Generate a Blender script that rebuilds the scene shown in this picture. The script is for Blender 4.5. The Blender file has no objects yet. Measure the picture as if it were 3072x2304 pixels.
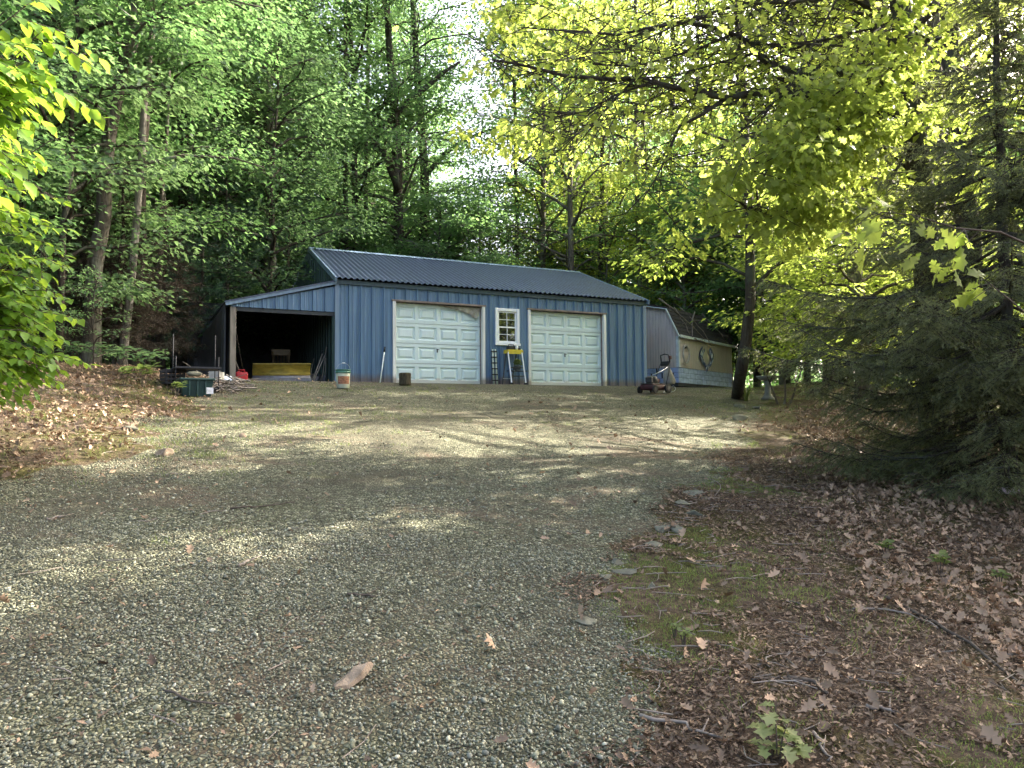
import bpy, math, random
import numpy as np
from mathutils import Vector, Matrix

SC = bpy.context.scene
COL = SC.collection
rng = np.random.default_rng(11)
random.seed(5)
R = math.radians

# ------------------------------------------------------------------ camera
FPX = 780.0
PITCH, ROLL = 0.049, 0.008
_c, _s, _cr, _sr = math.cos(PITCH), math.sin(PITCH), math.cos(ROLL), math.sin(ROLL)
FWD = np.array([0, _c, _s]); U0 = np.array([0, -_s, _c]); R0 = np.array([1.0, 0, 0])
RIGHT = R0 * _cr - U0 * _sr
UP = R0 * _sr + U0 * _cr


def ray(px, py):
    """direction (y-depth 1) of the line of sight through a photo position on a 1024x768 grid"""
    d = FWD + RIGHT * ((px - 512) / FPX) + UP * ((384 - py) / FPX)
    return d / d[1]


def at(px, py, dist):
    return ray(px, py) * dist


# ------------------------------------------------------------------ terrain
YAW, TX, TY, TZ = 0.456, -4.464, 19.793, 1.043
FE = np.array([math.cos(YAW), math.sin(YAW)])
FN = np.array([-math.sin(YAW), math.cos(YAW)])


def gnoise(x, y):
    return (np.sin(x * 0.9 + 1.3 * np.sin(y * 0.55)) * np.cos(y * 0.75 + 0.8 * np.sin(x * 0.6))
            + 0.5 * np.sin(x * 2.1 + y * 1.3 + 2) * np.cos(y * 2.3 - x * 0.7)
            + 0.25 * np.sin(x * 5.1 + 1.7 * np.sin(y * 3)) * np.cos(y * 4.7 + x))


def drive_right(y):
    return np.interp(y, [0, 2.8, 3.7, 4.8, 6, 7.5, 10, 14.4, 17, 22, 26],
                     [.1, .32, .66, .6, 1.0, 1.7, 2.75, 4.4, 5.6, 7.2, 8.0]) + .12 * np.sin(y * 2.3) + .07 * np.sin(y * 6.1 + 1)


def drive_left(y):
    return np.interp(y, [0, 4, 6, 6.6, 8.8, 13, 17, 19.5], [-9, -8, -5.2, -4.3, -4.1, -5.2, -6.3, -6.9]) + .25 * np.sin(y * 1.7 + 1) + .1 * np.sin(y * 4.9)


def height(x, y):
    x = np.asarray(x, float); y = np.asarray(y, float)
    s = (x - TX) * FN[0] + (y - TY) * FN[1]
    a = np.where(s < 0, -0.148 * (np.sqrt(s * s + 4) - 2), 0.012 * s)
    z = TZ + a
    # away from the pad: gentle relief; drive itself stays smooth
    near = np.clip((-s - .6) / 3, 0, 1)
    outl = np.clip((drive_left(y) - x) / 1.6, 0, 1)
    outr = np.clip((x - drive_right(y)) / 1.4, 0, 1)
    z = z + near * (0.018 * gnoise(x, y) + outl * (.16 + .07 * gnoise(x * .8, y * .9)) + outr * (.05 * gnoise(x + 3, y)))
    z = z + outl * .22 * np.clip((-x - 5) / 4, 0, 1.2) * np.clip((y - 4) / 5, 0, 1)
    z = z + outr * np.clip((x - 3.2) / 5, 0, 1.5) * .18
    return z


def gz(x, y):
    return float(height(x, y))


def gnd(px, py):
    d = ray(px, py)
    lo = .5
    for i in range(4000):
        t = .8 + i * .01
        p = d * t
        if p[2] <= gz(p[0], p[1]):
            return np.array([p[0], p[1], gz(p[0], p[1])])
    return d * 20


# ------------------------------------------------------------------ mesh helpers
class MB:
    def __init__(s):
        s.v = []; s.f = []

    def add(s, verts, faces):
        b = len(s.v)
        s.v += [tuple(float(c) for c in p) for p in verts]
        s.f += [tuple(b + i for i in f) for f in faces]
        return s

    def box(s, x0, x1, y0, y1, z0, z1, M=None, bev=0.0):
        if bev > 0:
            v = []; f = []
            bm = bevel_box(x1 - x0, y1 - y0, z1 - z0, bev)
            c = ((x0 + x1) / 2, (y0 + y1) / 2, (z0 + z1) / 2)
            v = [(p[0] + c[0], p[1] + c[1], p[2] + c[2]) for p in bm[0]]; f = bm[1]
        else:
            v = [(x0, y0, z0), (x1, y0, z0), (x1, y1, z0), (x0, y1, z0), (x0, y0, z1), (x1, y0, z1), (x1, y1, z1), (x0, y1, z1)]
            f = [(0, 3, 2, 1), (4, 5, 6, 7), (0, 1, 5, 4), (1, 2, 6, 5), (2, 3, 7, 6), (3, 0, 4, 7)]
        if M is not None:
            v = [tuple(M @ Vector(p)) for p in v]
        return s.add(v, f)

    def bar(s, p, q, w, h):
        """square bar from p to q"""
        p = Vector(p); q = Vector(q); d = q - p
        M = Matrix.Translation(p) @ d.to_track_quat('Z', 'Y').to_matrix().to_4x4()
        return s.box(-w / 2, w / 2, -h / 2, h / 2, 0, d.length, M)

    def tube(s, pts, rad, n=7, cap=True):
        pts = [Vector(p) for p in pts]
        if not hasattr(rad, '__len__'):
            rad = [rad] * len(pts)
        b = len(s.v)
        ref = Vector((0.31, 0.17, 0.93))
        for i, p in enumerate(pts):
            t = (pts[min(i + 1, len(pts) - 1)] - pts[max(i - 1, 0)])
            t = t.normalized() if t.length > 1e-9 else Vector((0, 0, 1))
            a = t.cross(ref)
            if a.length < 1e-3:
                a = t.cross(Vector((1, 0, 0)))
            a.normalize(); c = t.cross(a)
            for k in range(n):
                w = 2 * math.pi * k / n
                q = p + (a * math.cos(w) + c * math.sin(w)) * rad[i]
                s.v.append(tuple(q))
        for i in range(len(pts) - 1):
            for k in range(n):
                k2 = (k + 1) % n
                s.f.append((b + i * n + k, b + i * n + k2, b + (i + 1) * n + k2, b + (i + 1) * n + k))
        if cap:
            s.f.append(tuple(b + k for k in range(n - 1, -1, -1)))
            e = b + (len(pts) - 1) * n
            s.f.append(tuple(e + k for k in range(n)))
        return s

    def lathe(s, prof, n=20, c=(0, 0, 0), cap=True):
        b = len(s.v)
        for r, z in prof:
            for k in range(n):
                w = 2 * math.pi * k / n
                s.v.append((c[0] + r * math.cos(w), c[1] + r * math.sin(w), c[2] + z))
        for i in range(len(prof) - 1):
            for k in range(n):
                k2 = (k + 1) % n
                s.f.append((b + i * n + k, b + i * n + k2, b + (i + 1) * n + k2, b + (i + 1) * n + k))
        if cap:
            s.f.append(tuple(b + k for k in range(n - 1, -1, -1)))
            e = b + (len(prof) - 1) * n
            s.f.append(tuple(e + k for k in range(n)))
        return s

    def quad(s, a, b, c, d):
        return s.add([a, b, c, d], [(0, 1, 2, 3)])

    def build(s, name, mat, parent=None, smooth=False, loc=None):
        me = bpy.data.meshes.new(name)
        me.from_pydata(s.v, [], s.f)
        me.update()
        if smooth:
            me.polygons.foreach_set('use_smooth', [True] * len(me.polygons))
        return link(name, me, mat, parent, loc)


def bevel_box(sx, sy, sz, b):
    v = []; idx = {}
    hx, hy, hz = sx / 2, sy / 2, sz / 2
    import bmesh
    bm = bmesh.new()
    bmesh.ops.create_cube(bm, size=1.0)
    for p in bm.verts:
        p.co = Vector((p.co.x * sx, p.co.y * sy, p.co.z * sz))
    bmesh.ops.bevel(bm, geom=bm.edges[:], offset=min(b, hx * .9, hy * .9, hz * .9), segments=2, profile=.5, affect='EDGES')
    bm.verts.index_update()
    out = ([tuple(p.co) for p in bm.verts], [tuple(q.index for q in f.verts) for f in bm.faces])
    bm.free()
    return out


def link(name, me, mat, parent=None, loc=None):
    o = bpy.data.objects.new(name, me)
    COL.objects.link(o)
    if mat is not None:
        me.materials.append(mat)
    if parent is not None:
        o.parent = parent
    if loc is not None:
        o.location = loc
    return o


def tag(o, label, cat, group=None):
    o['label'] = label; o['category'] = cat
    if group:
        o['group'] = group
    return o


def kind(o, k, label=None):
    o['kind'] = k
    if label:
        o['label'] = label
    return o


def thing(name, label, cat, loc=(0, 0, 0), rz=0.0, group=None):
    o = bpy.data.objects.new(name, None)
    o.empty_display_size = .2
    COL.objects.link(o)
    o.location = [float(c) for c in loc]; o.rotation_euler = (0, 0, rz)
    return tag(o, label, cat, group)


def np_mesh(name, V, F):
    """V (n,3), F (m,3) triangles"""
    me = bpy.data.meshes.new(name)
    V = np.ascontiguousarray(V, np.float32); F = np.ascontiguousarray(F, np.int32)
    me.vertices.add(len(V)); me.vertices.foreach_set('co', V.ravel())
    me.loops.add(F.size); me.loops.foreach_set('vertex_index', F.ravel())
    me.polygons.add(len(F))
    me.polygons.foreach_set('loop_start', np.arange(0, F.size, F.shape[1], dtype=np.int32))
    me.update(calc_edges=True)
    return me


def unit(a):
    return a / np.maximum(np.linalg.norm(a, axis=-1, keepdims=True), 1e-9)


def inst(shape_v, shape_f, C, Fw, Nn, S):
    """place a small shape at every C: shape x=side y=forward z=normal"""
    Fw = unit(Fw); side = unit(np.cross(Fw, Nn)); Nn = np.cross(side, Fw)
    S = np.asarray(S, float)
    if S.ndim == 1:
        S = np.repeat(S[:, None], 3, 1)
    sv = shape_v[None] * S[:, None, :]
    V = C[:, None, :] + sv[..., 0:1] * side[:, None] + sv[..., 1:2] * Fw[:, None] + sv[..., 2:3] * Nn[:, None]
    k = len(shape_v)
    F = shape_f[None] + (np.arange(len(C)) * k)[:, None, None]
    return V.reshape(-1, 3), F.reshape(-1, shape_f.shape[1])


KITE_V = np.array([[0, 0, 0], [.30, .45, .07], [0, 1, -.10], [-.30, .45, .07]])
KITE_F = np.array([[0, 1, 2], [0, 2, 3]])
OVAL_V = np.array([[0, 0, 0], [.26, .28, .06], [.27, .58, .05], [0, 1, -.16], [-.27, .58, .05], [-.26, .28, .06], [0, .45, -.01]])
OVAL_F = np.array([[0, 1, 6], [1, 2, 6], [2, 3, 6], [3, 4, 6], [4, 5, 6], [5, 0, 6]])
_o = [(0, 0), (.10, .16), (.24, .22), (.13, .34), (.36, .48), (.20, .58), (.38, .80), (.16, .82), (0, 1.0), (-.16, .84), (-.36, .78), (-.20, .58), (-.35, .46), (-.13, .33), (-.25, .23), (-.09, .15)]
OAK_V = np.array([(x, y, .10 * abs(x) * 2 - .16 * y * y) for x, y in _o] + [(0, .5, -.05)])
OAK_F = np.array([(i, (i + 1) % 16, 16) for i in range(16)])

# ------------------------------------------------------------------ materials
MATS = {}


def newmat(name):
    m = bpy.data.materials.new(name); m.use_nodes = True
    nt = m.node_tree
    return m, nt, nt.nodes['Principled BSDF']


def N(nt, typ, **kw):
    n = nt.nodes.new(typ)
    for k, v in kw.items():
        setattr(n, k, v)
    return n


def noise(nt, scale, detail=4, rough=.55, vec=None, dist=0.0):
    n = N(nt, 'ShaderNodeTexNoise')
    n.inputs['Scale'].default_value = scale; n.inputs['Detail'].default_value = detail
    n.inputs['Roughness'].default_value = rough; n.inputs['Distortion'].default_value = dist
    if vec is not None:
        nt.links.new(vec, n.inputs['Vector'])
    return n


def ramp(nt, fac, stops):
    r = N(nt, 'ShaderNodeValToRGB')
    while len(r.color_ramp.elements) < len(stops):
        r.color_ramp.elements.new(.5)
    for e, (p, c) in zip(r.color_ramp.elements, stops):
        e.position = p
        e.color = (*c, 1) if len(c) == 3 else c
    nt.links.new(fac, r.inputs[0])
    return r.outputs[0]


def mixc(nt, fac, a, b, mode='MIX'):
    m = N(nt, 'ShaderNodeMix', data_type='RGBA', blend_type=mode)
    if isinstance(fac, (int, float)):
        m.inputs[0].default_value = fac
    else:
        nt.links.new(fac, m.inputs[0])
    for sock, val in ((m.inputs[6], a), (m.inputs[7], b)):
        if isinstance(val, tuple):
            sock.default_value = (*val, 1)
        else:
            nt.links.new(val, sock)
    return m.outputs[2]


def coords(nt, scale=(1, 1, 1), kind='Object'):
    t = N(nt, 'ShaderNodeTexCoord'); m = N(nt, 'ShaderNodeMapping')
    m.inputs['Scale'].default_value = scale
    nt.links.new(t.outputs[kind], m.inputs['Vector'])
    return m.outputs[0]


def bump(nt, bsdf, h, strength=.4, dist=.01):
    b = N(nt, 'ShaderNodeBump'); b.inputs['Strength'].default_value = strength; b.inputs['Distance'].default_value = dist
    nt.links.new(h, b.inputs['Height']); nt.links.new(b.outputs[0], bsdf.inputs['Normal'])
    return b


def simple(name, col, rough=.6, var=.25, scale=6, metal=0.0, bmp=0.0, stretch=(1, 1, 1), spec=.4):
    """plain surface with uneven tone: col varies by var through noise"""
    if name in MATS:
        return MATS[name]
    m, nt, b = newmat(name)
    v = coords(nt, stretch)
    n = noise(nt, scale, 6, .6, v)
    lo = tuple(c * (1 - var) for c in col); hi = tuple(min(1, c * (1 + var)) for c in col)
    nt.links.new(ramp(nt, n.outputs[0], [(.3, lo), (.7, hi)]), b.inputs['Base Color'])
    b.inputs['Roughness'].default_value = rough; b.inputs['Metallic'].default_value = metal
    b.inputs['Specular IOR Level'].default_value = spec
    if bmp:
        n2 = noise(nt, scale * 5, 5, .6, v)
        bump(nt, b, n2.outputs[0], bmp, .01)
    MATS[name] = m
    return m


def leaf_mat(name, lo, hi, tlo, thi, fac=.45, rough=.5):
    m, nt, b = newmat(name)
    g = N(nt, 'ShaderNodeNewGeometry')
    oi = N(nt, 'ShaderNodeObjectInfo')
    v = coords(nt)
    n = noise(nt, .55, 3, .5, v)
    ma = N(nt, 'ShaderNodeMath', operation='MULTIPLY_ADD')
    nt.links.new(n.outputs[0], ma.inputs[0]); ma.inputs[1].default_value = .9
    mb = N(nt, 'ShaderNodeMath', operation='MULTIPLY_ADD')
    nt.links.new(g.outputs['Random Per Island'], mb.inputs[0]); mb.inputs[1].default_value = .55; mb.inputs[2].default_value = -.3
    mo = N(nt, 'ShaderNodeMath', operation='MULTIPLY_ADD')
    nt.links.new(oi.outputs['Random'], mo.inputs[0]); mo.inputs[1].default_value = .3; nt.links.new(mb.outputs[0], mo.inputs[2])
    nt.links.new(mo.outputs[0], ma.inputs[2])
    nt.links.new(ramp(nt, ma.outputs[0], [(.1, lo), (.9, hi)]), b.inputs['Base Color'])
    b.inputs['Roughness'].default_value = rough
    b.inputs['Specular IOR Level'].default_value = .35
    t = N(nt, 'ShaderNodeBsdfTranslucent')
    nt.links.new(ramp(nt, ma.outputs[0], [(.1, tlo), (.9, thi)]), t.inputs[0])
    mx = N(nt, 'ShaderNodeMixShader'); mx.inputs[0].default_value = fac
    nt.links.new(b.outputs[0], mx.inputs[1]); nt.links.new(t.outputs[0], mx.inputs[2])
    nt.links.new(mx.outputs[0], nt.nodes['Material Output'].inputs[0])
    return m


L_GREEN = leaf_mat('forest_leaf', (.046, .098, .042), (.102, .175, .075), (.13, .30, .08), (.33, .52, .18), .5)
L_DEEP = leaf_mat('deep_leaf', (.040, .082, .042), (.085, .145, .070), (.12, .24, .08), (.27, .42, .16), .5)
L_YELLOW = leaf_mat('yellow_green_leaf', (.08, .12, .015), (.17, .21, .035), (.33, .47, .06), (.59, .70, .14), .52)
L_OAK = leaf_mat('oak_leaf', (.085, .12, .015), (.17, .20, .035), (.32, .46, .06), (.60, .70, .14), .52)
L_BUSH = leaf_mat('bush_leaf', (.08, .18, .02), (.17, .28, .04), (.26, .42, .03), (.46, .62, .07), .45, .4)
L_SPRUCE = leaf_mat('spruce_needle', (.080, .096, .042), (.160, .178, .082), (.10, .12, .04), (.25, .28, .09), .38)
L_SPRIG = leaf_mat('young_needle', (.09, .14, .04), (.19, .24, .08), (.18, .28, .05), (.36, .45, .10), .4)
L_PINE = leaf_mat('pine_needle', (.03, .07, .045), (.07, .13, .08), (.03, .08, .04), (.08, .16, .08), .3)
L_WEED = leaf_mat('weed_leaf', (.07, .105, .03), (.17, .205, .06), (.13, .21, .04), (.32, .38, .10), .4)
L_LITTER = leaf_mat('dry_leaf', (.065, .043, .027), (.42, .29, .185), (.04, .02, .01), (.2, .12, .07), .12, .7)


def bark_mat(name, lo, hi, patch=None):
    m, nt, b = newmat(name)
    v = coords(nt, (14, 14, 2.2))
    n = noise(nt, 1.6, 8, .68, v, .4)
    c = ramp(nt, n.outputs[0], [(.32, lo), (.68, hi)])
    if patch:
        v2 = coords(nt, (1, 1, .6))
        n2 = noise(nt, 2.1, 4, .6, v2)
        c = mixc(nt, ramp(nt, n2.outputs[0], [(.5, (0, 0, 0)), (.64, (1, 1, 1))]), c, patch)
    nt.links.new(c, b.inputs['Base Color'])
    b.inputs['Roughness'].default_value = .9; b.inputs['Specular IOR Level'].default_value = .15
    bump(nt, b, n.outputs[0], .9, .03)
    return m


B_GREY = bark_mat('grey_bark', (.035, .030, .024), (.15, .13, .105), (.19, .19, .16))
B_DARK = bark_mat('dark_bark', (.018, .015, .012), (.080, .066, .052), (.07, .075, .055))
B_PALE = bark_mat('pale_bark', (.10, .09, .075), (.30, .275, .24), (.14, .13, .11))
B_TWIG = simple('twig_bark', (.075, .058, .042), .85, .4, 20)
B_DEAD = simple('dead_wood', (.19, .16, .13), .85, .4, 14, stretch=(1, 1, .3))


# gravel (drive sheet): stone cells in several tones + gaps between them painted dark for shade
def gravel_mat():
    m, nt, b = newmat('gravel_drive')
    v = coords(nt)
    vo = N(nt, 'ShaderNodeTexVoronoi'); vo.inputs['Scale'].default_value = 38; nt.links.new(v, vo.inputs['Vector'])
    vd = N(nt, 'ShaderNodeTexVoronoi', feature='DISTANCE_TO_EDGE'); vd.inputs['Scale'].default_value = 38; nt.links.new(v, vd.inputs['Vector'])
    sep = N(nt, 'ShaderNodeSeparateColor'); nt.links.new(vo.outputs['Color'], sep.inputs[0])
    stone = ramp(nt, sep.outputs[0], [(0, (.078, .077, .046)), (.45, (.168, .168, .104)), (.8, (.275, .272, .172)), (1, (.42, .41, .28))])
    big = noise(nt, .55, 5, .6, v, .6)
    mid = noise(nt, 2.6, 5, .65, v)
    # dirt and moss patches of their own shape
    dirt = ramp(nt, mid.outputs[0], [(.35, (.055, .049, .033)), (.65, (.12, .105, .070))])
    c = mixc(nt, ramp(nt, vd.outputs['Distance'], [(.03, (1, 1, 1)), (.13, (0, 0, 0))]), stone, (.045, .040, .026))  # cell edges darkened to stand for shade between the stones
    c = mixc(nt, ramp(nt, big.outputs[0], [(.44, (0, 0, 0)), (.62, (.75, .75, .75))]), c, dirt)
    mossn = noise(nt, 1.1, 6, .7, coords(nt, (.6, 1, 1)), .8)
    c = mixc(nt, ramp(nt, mossn.outputs[0], [(.55, (0, 0, 0)), (.72, (.55, .55, .55))]), c, (.085, .095, .035))
    rust = noise(nt, .8, 6, .7, coords(nt, (.7, 1.3, 1)), .5)
    c = mixc(nt, ramp(nt, rust.outputs[0], [(.53, (0, 0, 0)), (.68, (.65, .65, .65))]), c, (.16, .11, .075))
    nt.links.new(c, b.inputs['Base Color'])
    b.inputs['Roughness'].default_value = .92; b.inputs['Specular IOR Level'].default_value = .2
    bump(nt, b, vd.outputs['Distance'], 1.0, .05)
    return m


def forest_floor_mat():
    m, nt, b = newmat('forest_floor')
    v = coords(nt)
    n = noise(nt, 14, 8, .7, v, .3); n2 = noise(nt, 1.0, 5, .6, v, .5); n3 = noise(nt, 45, 4, .7, v)
    soil = ramp(nt, n.outputs[0], [(.30, (.036, .025, .016)), (.52, (.115, .080, .052)), (.72, (.28, .205, .14))])
    moss = ramp(nt, n.outputs[0], [(.3, (.040, .040, .010)), (.7, (.13, .115, .032))])
    c = mixc(nt, ramp(nt, n2.outputs[0], [(.45, (0, 0, 0)), (.58, (.9, .9, .9))]), soil, moss)
    n4 = noise(nt, 95, 3, .7, v); c = mixc(nt, .8, c, ramp(nt, n4.outputs[0], [(.32, (.25, .25, .25)), (.68, (1.0, 1.0, 1.0))]), 'MULTIPLY')
    nt.links.new(c, b.inputs['Base Color'])
    b.inputs['Roughness'].default_value = .95; b.inputs['Specular IOR Level'].default_value = .15
    bump(nt, b, n3.outputs[0], .8, .03)
    return m


def stone_mat(name, stops):
    m, nt, b = newmat(name)
    g = N(nt, 'ShaderNodeNewGeometry'); v = coords(nt)
    n = noise(nt, 30, 4, .6, v)
    c = ramp(nt, g.outputs['Random Per Island'], stops)
    c = mixc(nt, .35, c, ramp(nt, n.outputs[0], [(.3, (.35, .35, .35)), (.7, (1.0, 1.0, 1.0))]), 'MULTIPLY')
    nt.links.new(c, b.inputs['Base Color'])
    b.inputs['Roughness'].default_value = .8; b.inputs['Specular IOR Level'].default_value = .3
    return m


M_GRAVEL = gravel_mat(); M_FLOOR = forest_floor_mat()
M_STONES = stone_mat('gravel_stone', [(0, (.086, .086, .056)), (.40, (.166, .168, .106)), (.60, (.20, .205, .165)), (.78, (.29, .287, .185)), (.95, (.39, .38, .26)), (1, (.53, .505, .38))])
M_ROCK = simple('field_rock', (.13, .125, .088), .9, .45, 5, bmp=.6)
M_TANROCK = simple('tan_rock', (.23, .175, .12), .9, .5, 14, bmp=.8)


def paint_mat(name, col, rough=.42, stain=(.10, .07, .045), stain_h=.35, var=.25, metal=0.0):
    """painted sheet metal with vertical dirt streaks and rust near the foot of the wall"""
    m, nt, b = newmat(name)
    v = coords(nt, (9, 9, .35))
    n = noise(nt, 1.5, 6, .65, v)
    lo = tuple(c * (1 - var) for c in col); hi = tuple(min(1, c * (1 + var * .8)) for c in col)
    c = ramp(nt, n.outputs[0], [(.3, lo), (.7, hi)])
    t = N(nt, 'ShaderNodeTexCoord'); sp = N(nt, 'ShaderNodeSeparateXYZ'); nt.links.new(t.outputs['Object'], sp.inputs[0])
    n2 = noise(nt, 5, 6, .7, coords(nt, (1.5, 1.5, .8)))
    ad = N(nt, 'ShaderNodeMath', operation='MULTIPLY_ADD'); nt.links.new(n2.outputs[0], ad.inputs[0]); ad.inputs[1].default_value = -.22; nt.links.new(sp.outputs[2], ad.inputs[2])
    mask = ramp(nt, ad.outputs[0], [(0.0, (.85, .85, .85)), (max(.01, stain_h), (0, 0, 0))])
    if stain:
        c = mixc(nt, mask, c, stain)
    nt.links.new(c, b.inputs['Base Color'])
    b.inputs['Roughness'].default_value = rough; b.inputs['Metallic'].default_value = metal
    n3 = noise(nt, 3, 3, .5, coords(nt, (2, 2, .4)))
    bump(nt, b, n3.outputs[0], .12, .01)
    return m


M_BLUE = paint_mat('blue_siding_paint', (.105, .185, .285), .45, (.13, .10, .085), .16, .34)
M_BLUETRIM = paint_mat('blue_trim_paint', (.16, .23, .32), .4, None)
M_DARKTRIM = paint_mat('dark_trim_paint', (.05, .085, .11), .5, None)
M_ROOF = paint_mat('blue_roof_metal', (.062, .080, .135), .36, None, var=.45)
M_WHITE = paint_mat('white_door_paint', (.64, .75, .735), .45, (.52, .50, .44), .05, .035)
M_FRAME = paint_mat('white_frame_paint', (.72, .72, .68), .5, (.3, .24, .18), .12)
M_VINYL = simple('window_vinyl', (.80, .82, .82), .35, .05, 4)
M_HEADER = simple('weathered_header', (.22, .17, .14), .8, .5, 8, stretch=(.6, 1, 3), bmp=.3)
M_GREYWOOD = simple('grey_post_wood', (.23, .20, .165), .85, .35, 9, stretch=(2, 2, .25), bmp=.3)
M_TARP = simple('dark_tarp', (.035, .032, .030), .8, .3, 3)
M_BLACK = simple('black_plastic', (.018, .018, .02), .5, .3, 8)
M_DARKMETAL = simple('dark_metal', (.05, .05, .052), .5, .3, 10, metal=.4)
M_STEEL = simple('grey_aluminium', (.48, .50, .50), .35, .12, 12, metal=.6)
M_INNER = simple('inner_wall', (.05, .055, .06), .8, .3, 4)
M_RUBBER = simple('tyre_rubber', (.022, .022, .022), .85, .2, 12)


def glass_mat():
    m, nt, b = newmat('window_glass')
    b.inputs['Base Color'].default_value = (.012, .016, .015, 1)
    b.inputs['Roughness'].default_value = .02
    b.inputs['Specular IOR Level'].default_value = .9
    n = noise(nt, 1.2, 2, .5, coords(nt)); bump(nt, b, n.outputs[0], .02, .02)
    return m


M_GLASS = glass_mat()

# ------------------------------------------------------------------ world, sun, camera
SUN_AZ, SUN_EL = R(60), R(30)          # azimuth measured from straight ahead (+y) to the right (+x)
SUN = np.array([math.sin(SUN_AZ) * math.cos(SUN_EL), math.cos(SUN_AZ) * math.cos(SUN_EL), math.sin(SUN_EL)])
w = bpy.data.worlds.new('World'); SC.world = w; w.use_nodes = True
bg = w.node_tree.nodes['Background']
sky = w.node_tree.nodes.new('ShaderNodeTexSky'); sky.sky_type = 'NISHITA'; sky.sun_disc = False
sky.sun_elevation = SUN_EL; sky.sun_rotation = SUN_AZ
sky.air_density = .5; sky.dust_density = 7.0; sky.ozone_density = 0.0
w.node_tree.links.new(sky.outputs[0], bg.inputs[0]); bg.inputs[1].default_value = .15
sl = bpy.data.lights.new('sun', 'SUN'); sl.energy = 4.3; sl.angle = R(.5); sl.color = (1, .93, .81)
so = bpy.data.objects.new('sun', sl); COL.objects.link(so)
so.rotation_euler = Vector(SUN).to_track_quat('Z', 'Y').to_euler()
cam = bpy.data.cameras.new('camera'); cam.sensor_width = 36; cam.sensor_fit = 'HORIZONTAL'
cam.lens = FPX / 1024 * 36; cam.clip_end = 800; cam.clip_start = .05
co = bpy.data.objects.new('camera', cam); COL.objects.link(co)
co.matrix_world = Matrix(((RIGHT[0], UP[0], -FWD[0], 0), (RIGHT[1], UP[1], -FWD[1], 0), (RIGHT[2], UP[2], -FWD[2], 0), (0, 0, 0, 1)))
SC.camera = co
vs = SC.view_settings
vs.view_transform = 'Standard'; vs.look = 'None'; vs.exposure = 3.15; vs.gamma = 1
cy = SC.cycles
cy.max_bounces = 9; cy.diffuse_bounces = 6; cy.glossy_bounces = 2; cy.transmission_bounces = 4; cy.transparent_max_bounces = 4
cy.caustics_reflective = False; cy.caustics_refractive = False
cy.sample_clamp_indirect = 4
cy.use_denoising = True
try:
    cy.denoiser = 'OPENIMAGEDENOISE'
except Exception:
    pass

# ------------------------------------------------------------------ ground sheets
GX0, GX1, GY0, GY1, GS = -14.0, 14.0, -2.0, 26.0, .10


def on_drive(x, y):
    """inside the gravel: between both ragged edges and before the garage"""
    s = (x - TX) * FN[0] + (y - TY) * FN[1]
    e = .16 * gnoise(x * 3.3, y * 3.3) + .07 * gnoise(x * 9.1, y * 8.3)
    return (x > drive_left(y) + e * 1.4) & (x < drive_right(y) + e) & (s < .25) & (y > -3)


def build_ground():
    nx = int(round((GX1 - GX0) / GS)); ny = int(round((GY1 - GY0) / GS))
    xs = np.linspace(GX0, GX1, nx + 1); ys = np.linspace(GY0, GY1, ny + 1)
    X, Y = np.meshgrid(xs, ys)
    Z = height(X, Y)
    cx = (X[:-1, :-1] + X[1:, 1:]) / 2; cyy = (Y[:-1, :-1] + Y[1:, 1:]) / 2
    dm = on_drive(cx, cyy)
    idx = np.arange((nx + 1) * (ny + 1)).reshape(ny + 1, nx + 1)
    Q = np.stack([idx[:-1, :-1], idx[:-1, 1:], idx[1:, 1:], idx[1:, :-1]], -1)
    V = np.stack([X, Y, Z], -1).reshape(-1, 3)

    def sub(mask):
        q = Q[mask]
        u, inv = np.unique(q.ravel(), return_inverse=True)
        return V[u], inv.reshape(-1, 4)
    v, f = sub(dm)
    me = np_mesh('driveway', v, f); me.polygons.foreach_set('use_smooth', [True] * len(me.polygons))
    kind(link('driveway', me, M_GRAVEL), 'structure', 'gravel driveway climbing to the garage')
    v, f = sub(~dm)
    # far ground: coarse sheet around the fine one, its inner rim tucked just under
    g = np.concatenate([np.arange(-160, -14, 6), np.arange(-14, 14.1, 2), np.arange(20, 161, 6)])
    gy = np.concatenate([np.arange(-120, -2, 6), np.arange(-2, 26.1, 2), np.arange(32, 201, 6)])
    gx = np.unique(np.clip(g, -160, 160)); gy = np.unique(gy)
    X2, Y2 = np.meshgrid(gx, gy); Z2 = height(X2, Y2)
    inside = (X2 >= GX0 - .01) & (X2 <= GX1 + .01) & (Y2 >= GY0 - .01) & (Y2 <= GY1 + .01)
    Z2 = Z2 - np.where(inside, .06, 0)
    i2 = np.arange(X2.size).reshape(X2.shape)
    Q2 = np.stack([i2[:-1, :-1], i2[:-1, 1:], i2[1:, 1:], i2[1:, :-1]], -1)
    c2x = (X2[:-1, :-1] + X2[1:, 1:]) / 2; c2y = (Y2[:-1, :-1] + Y2[1:, 1:]) / 2
    keep = ~((c2x > GX0 + 2) & (c2x < GX1 - 2) & (c2y > GY0 + 2) & (c2y < GY1 - 2))
    q2 = Q2[keep] + len(v)
    V2 = np.concatenate([v, np.stack([X2, Y2, Z2], -1).reshape(-1, 3)])
    me = np_mesh('ground', V2, np.concatenate([f, q2])); me.polygons.foreach_set('use_smooth', [True] * len(me.polygons))
    kind(link('ground', me, M_FLOOR), 'structure', 'forest ground of soil, moss and leaf litter')


build_ground()


def rand_rot(n, tilt=1.0, r=rng):
    a = r.uniform(0, 2 * np.pi, n)
    Fw = np.stack([np.cos(a), np.sin(a), r.normal(0, .35 * tilt, n)], 1)
    Nn = np.stack([r.normal(0, .35 * tilt, n), r.normal(0, .35 * tilt, n), np.ones(n)], 1)
    return Fw, Nn


ICO_V = None


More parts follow.
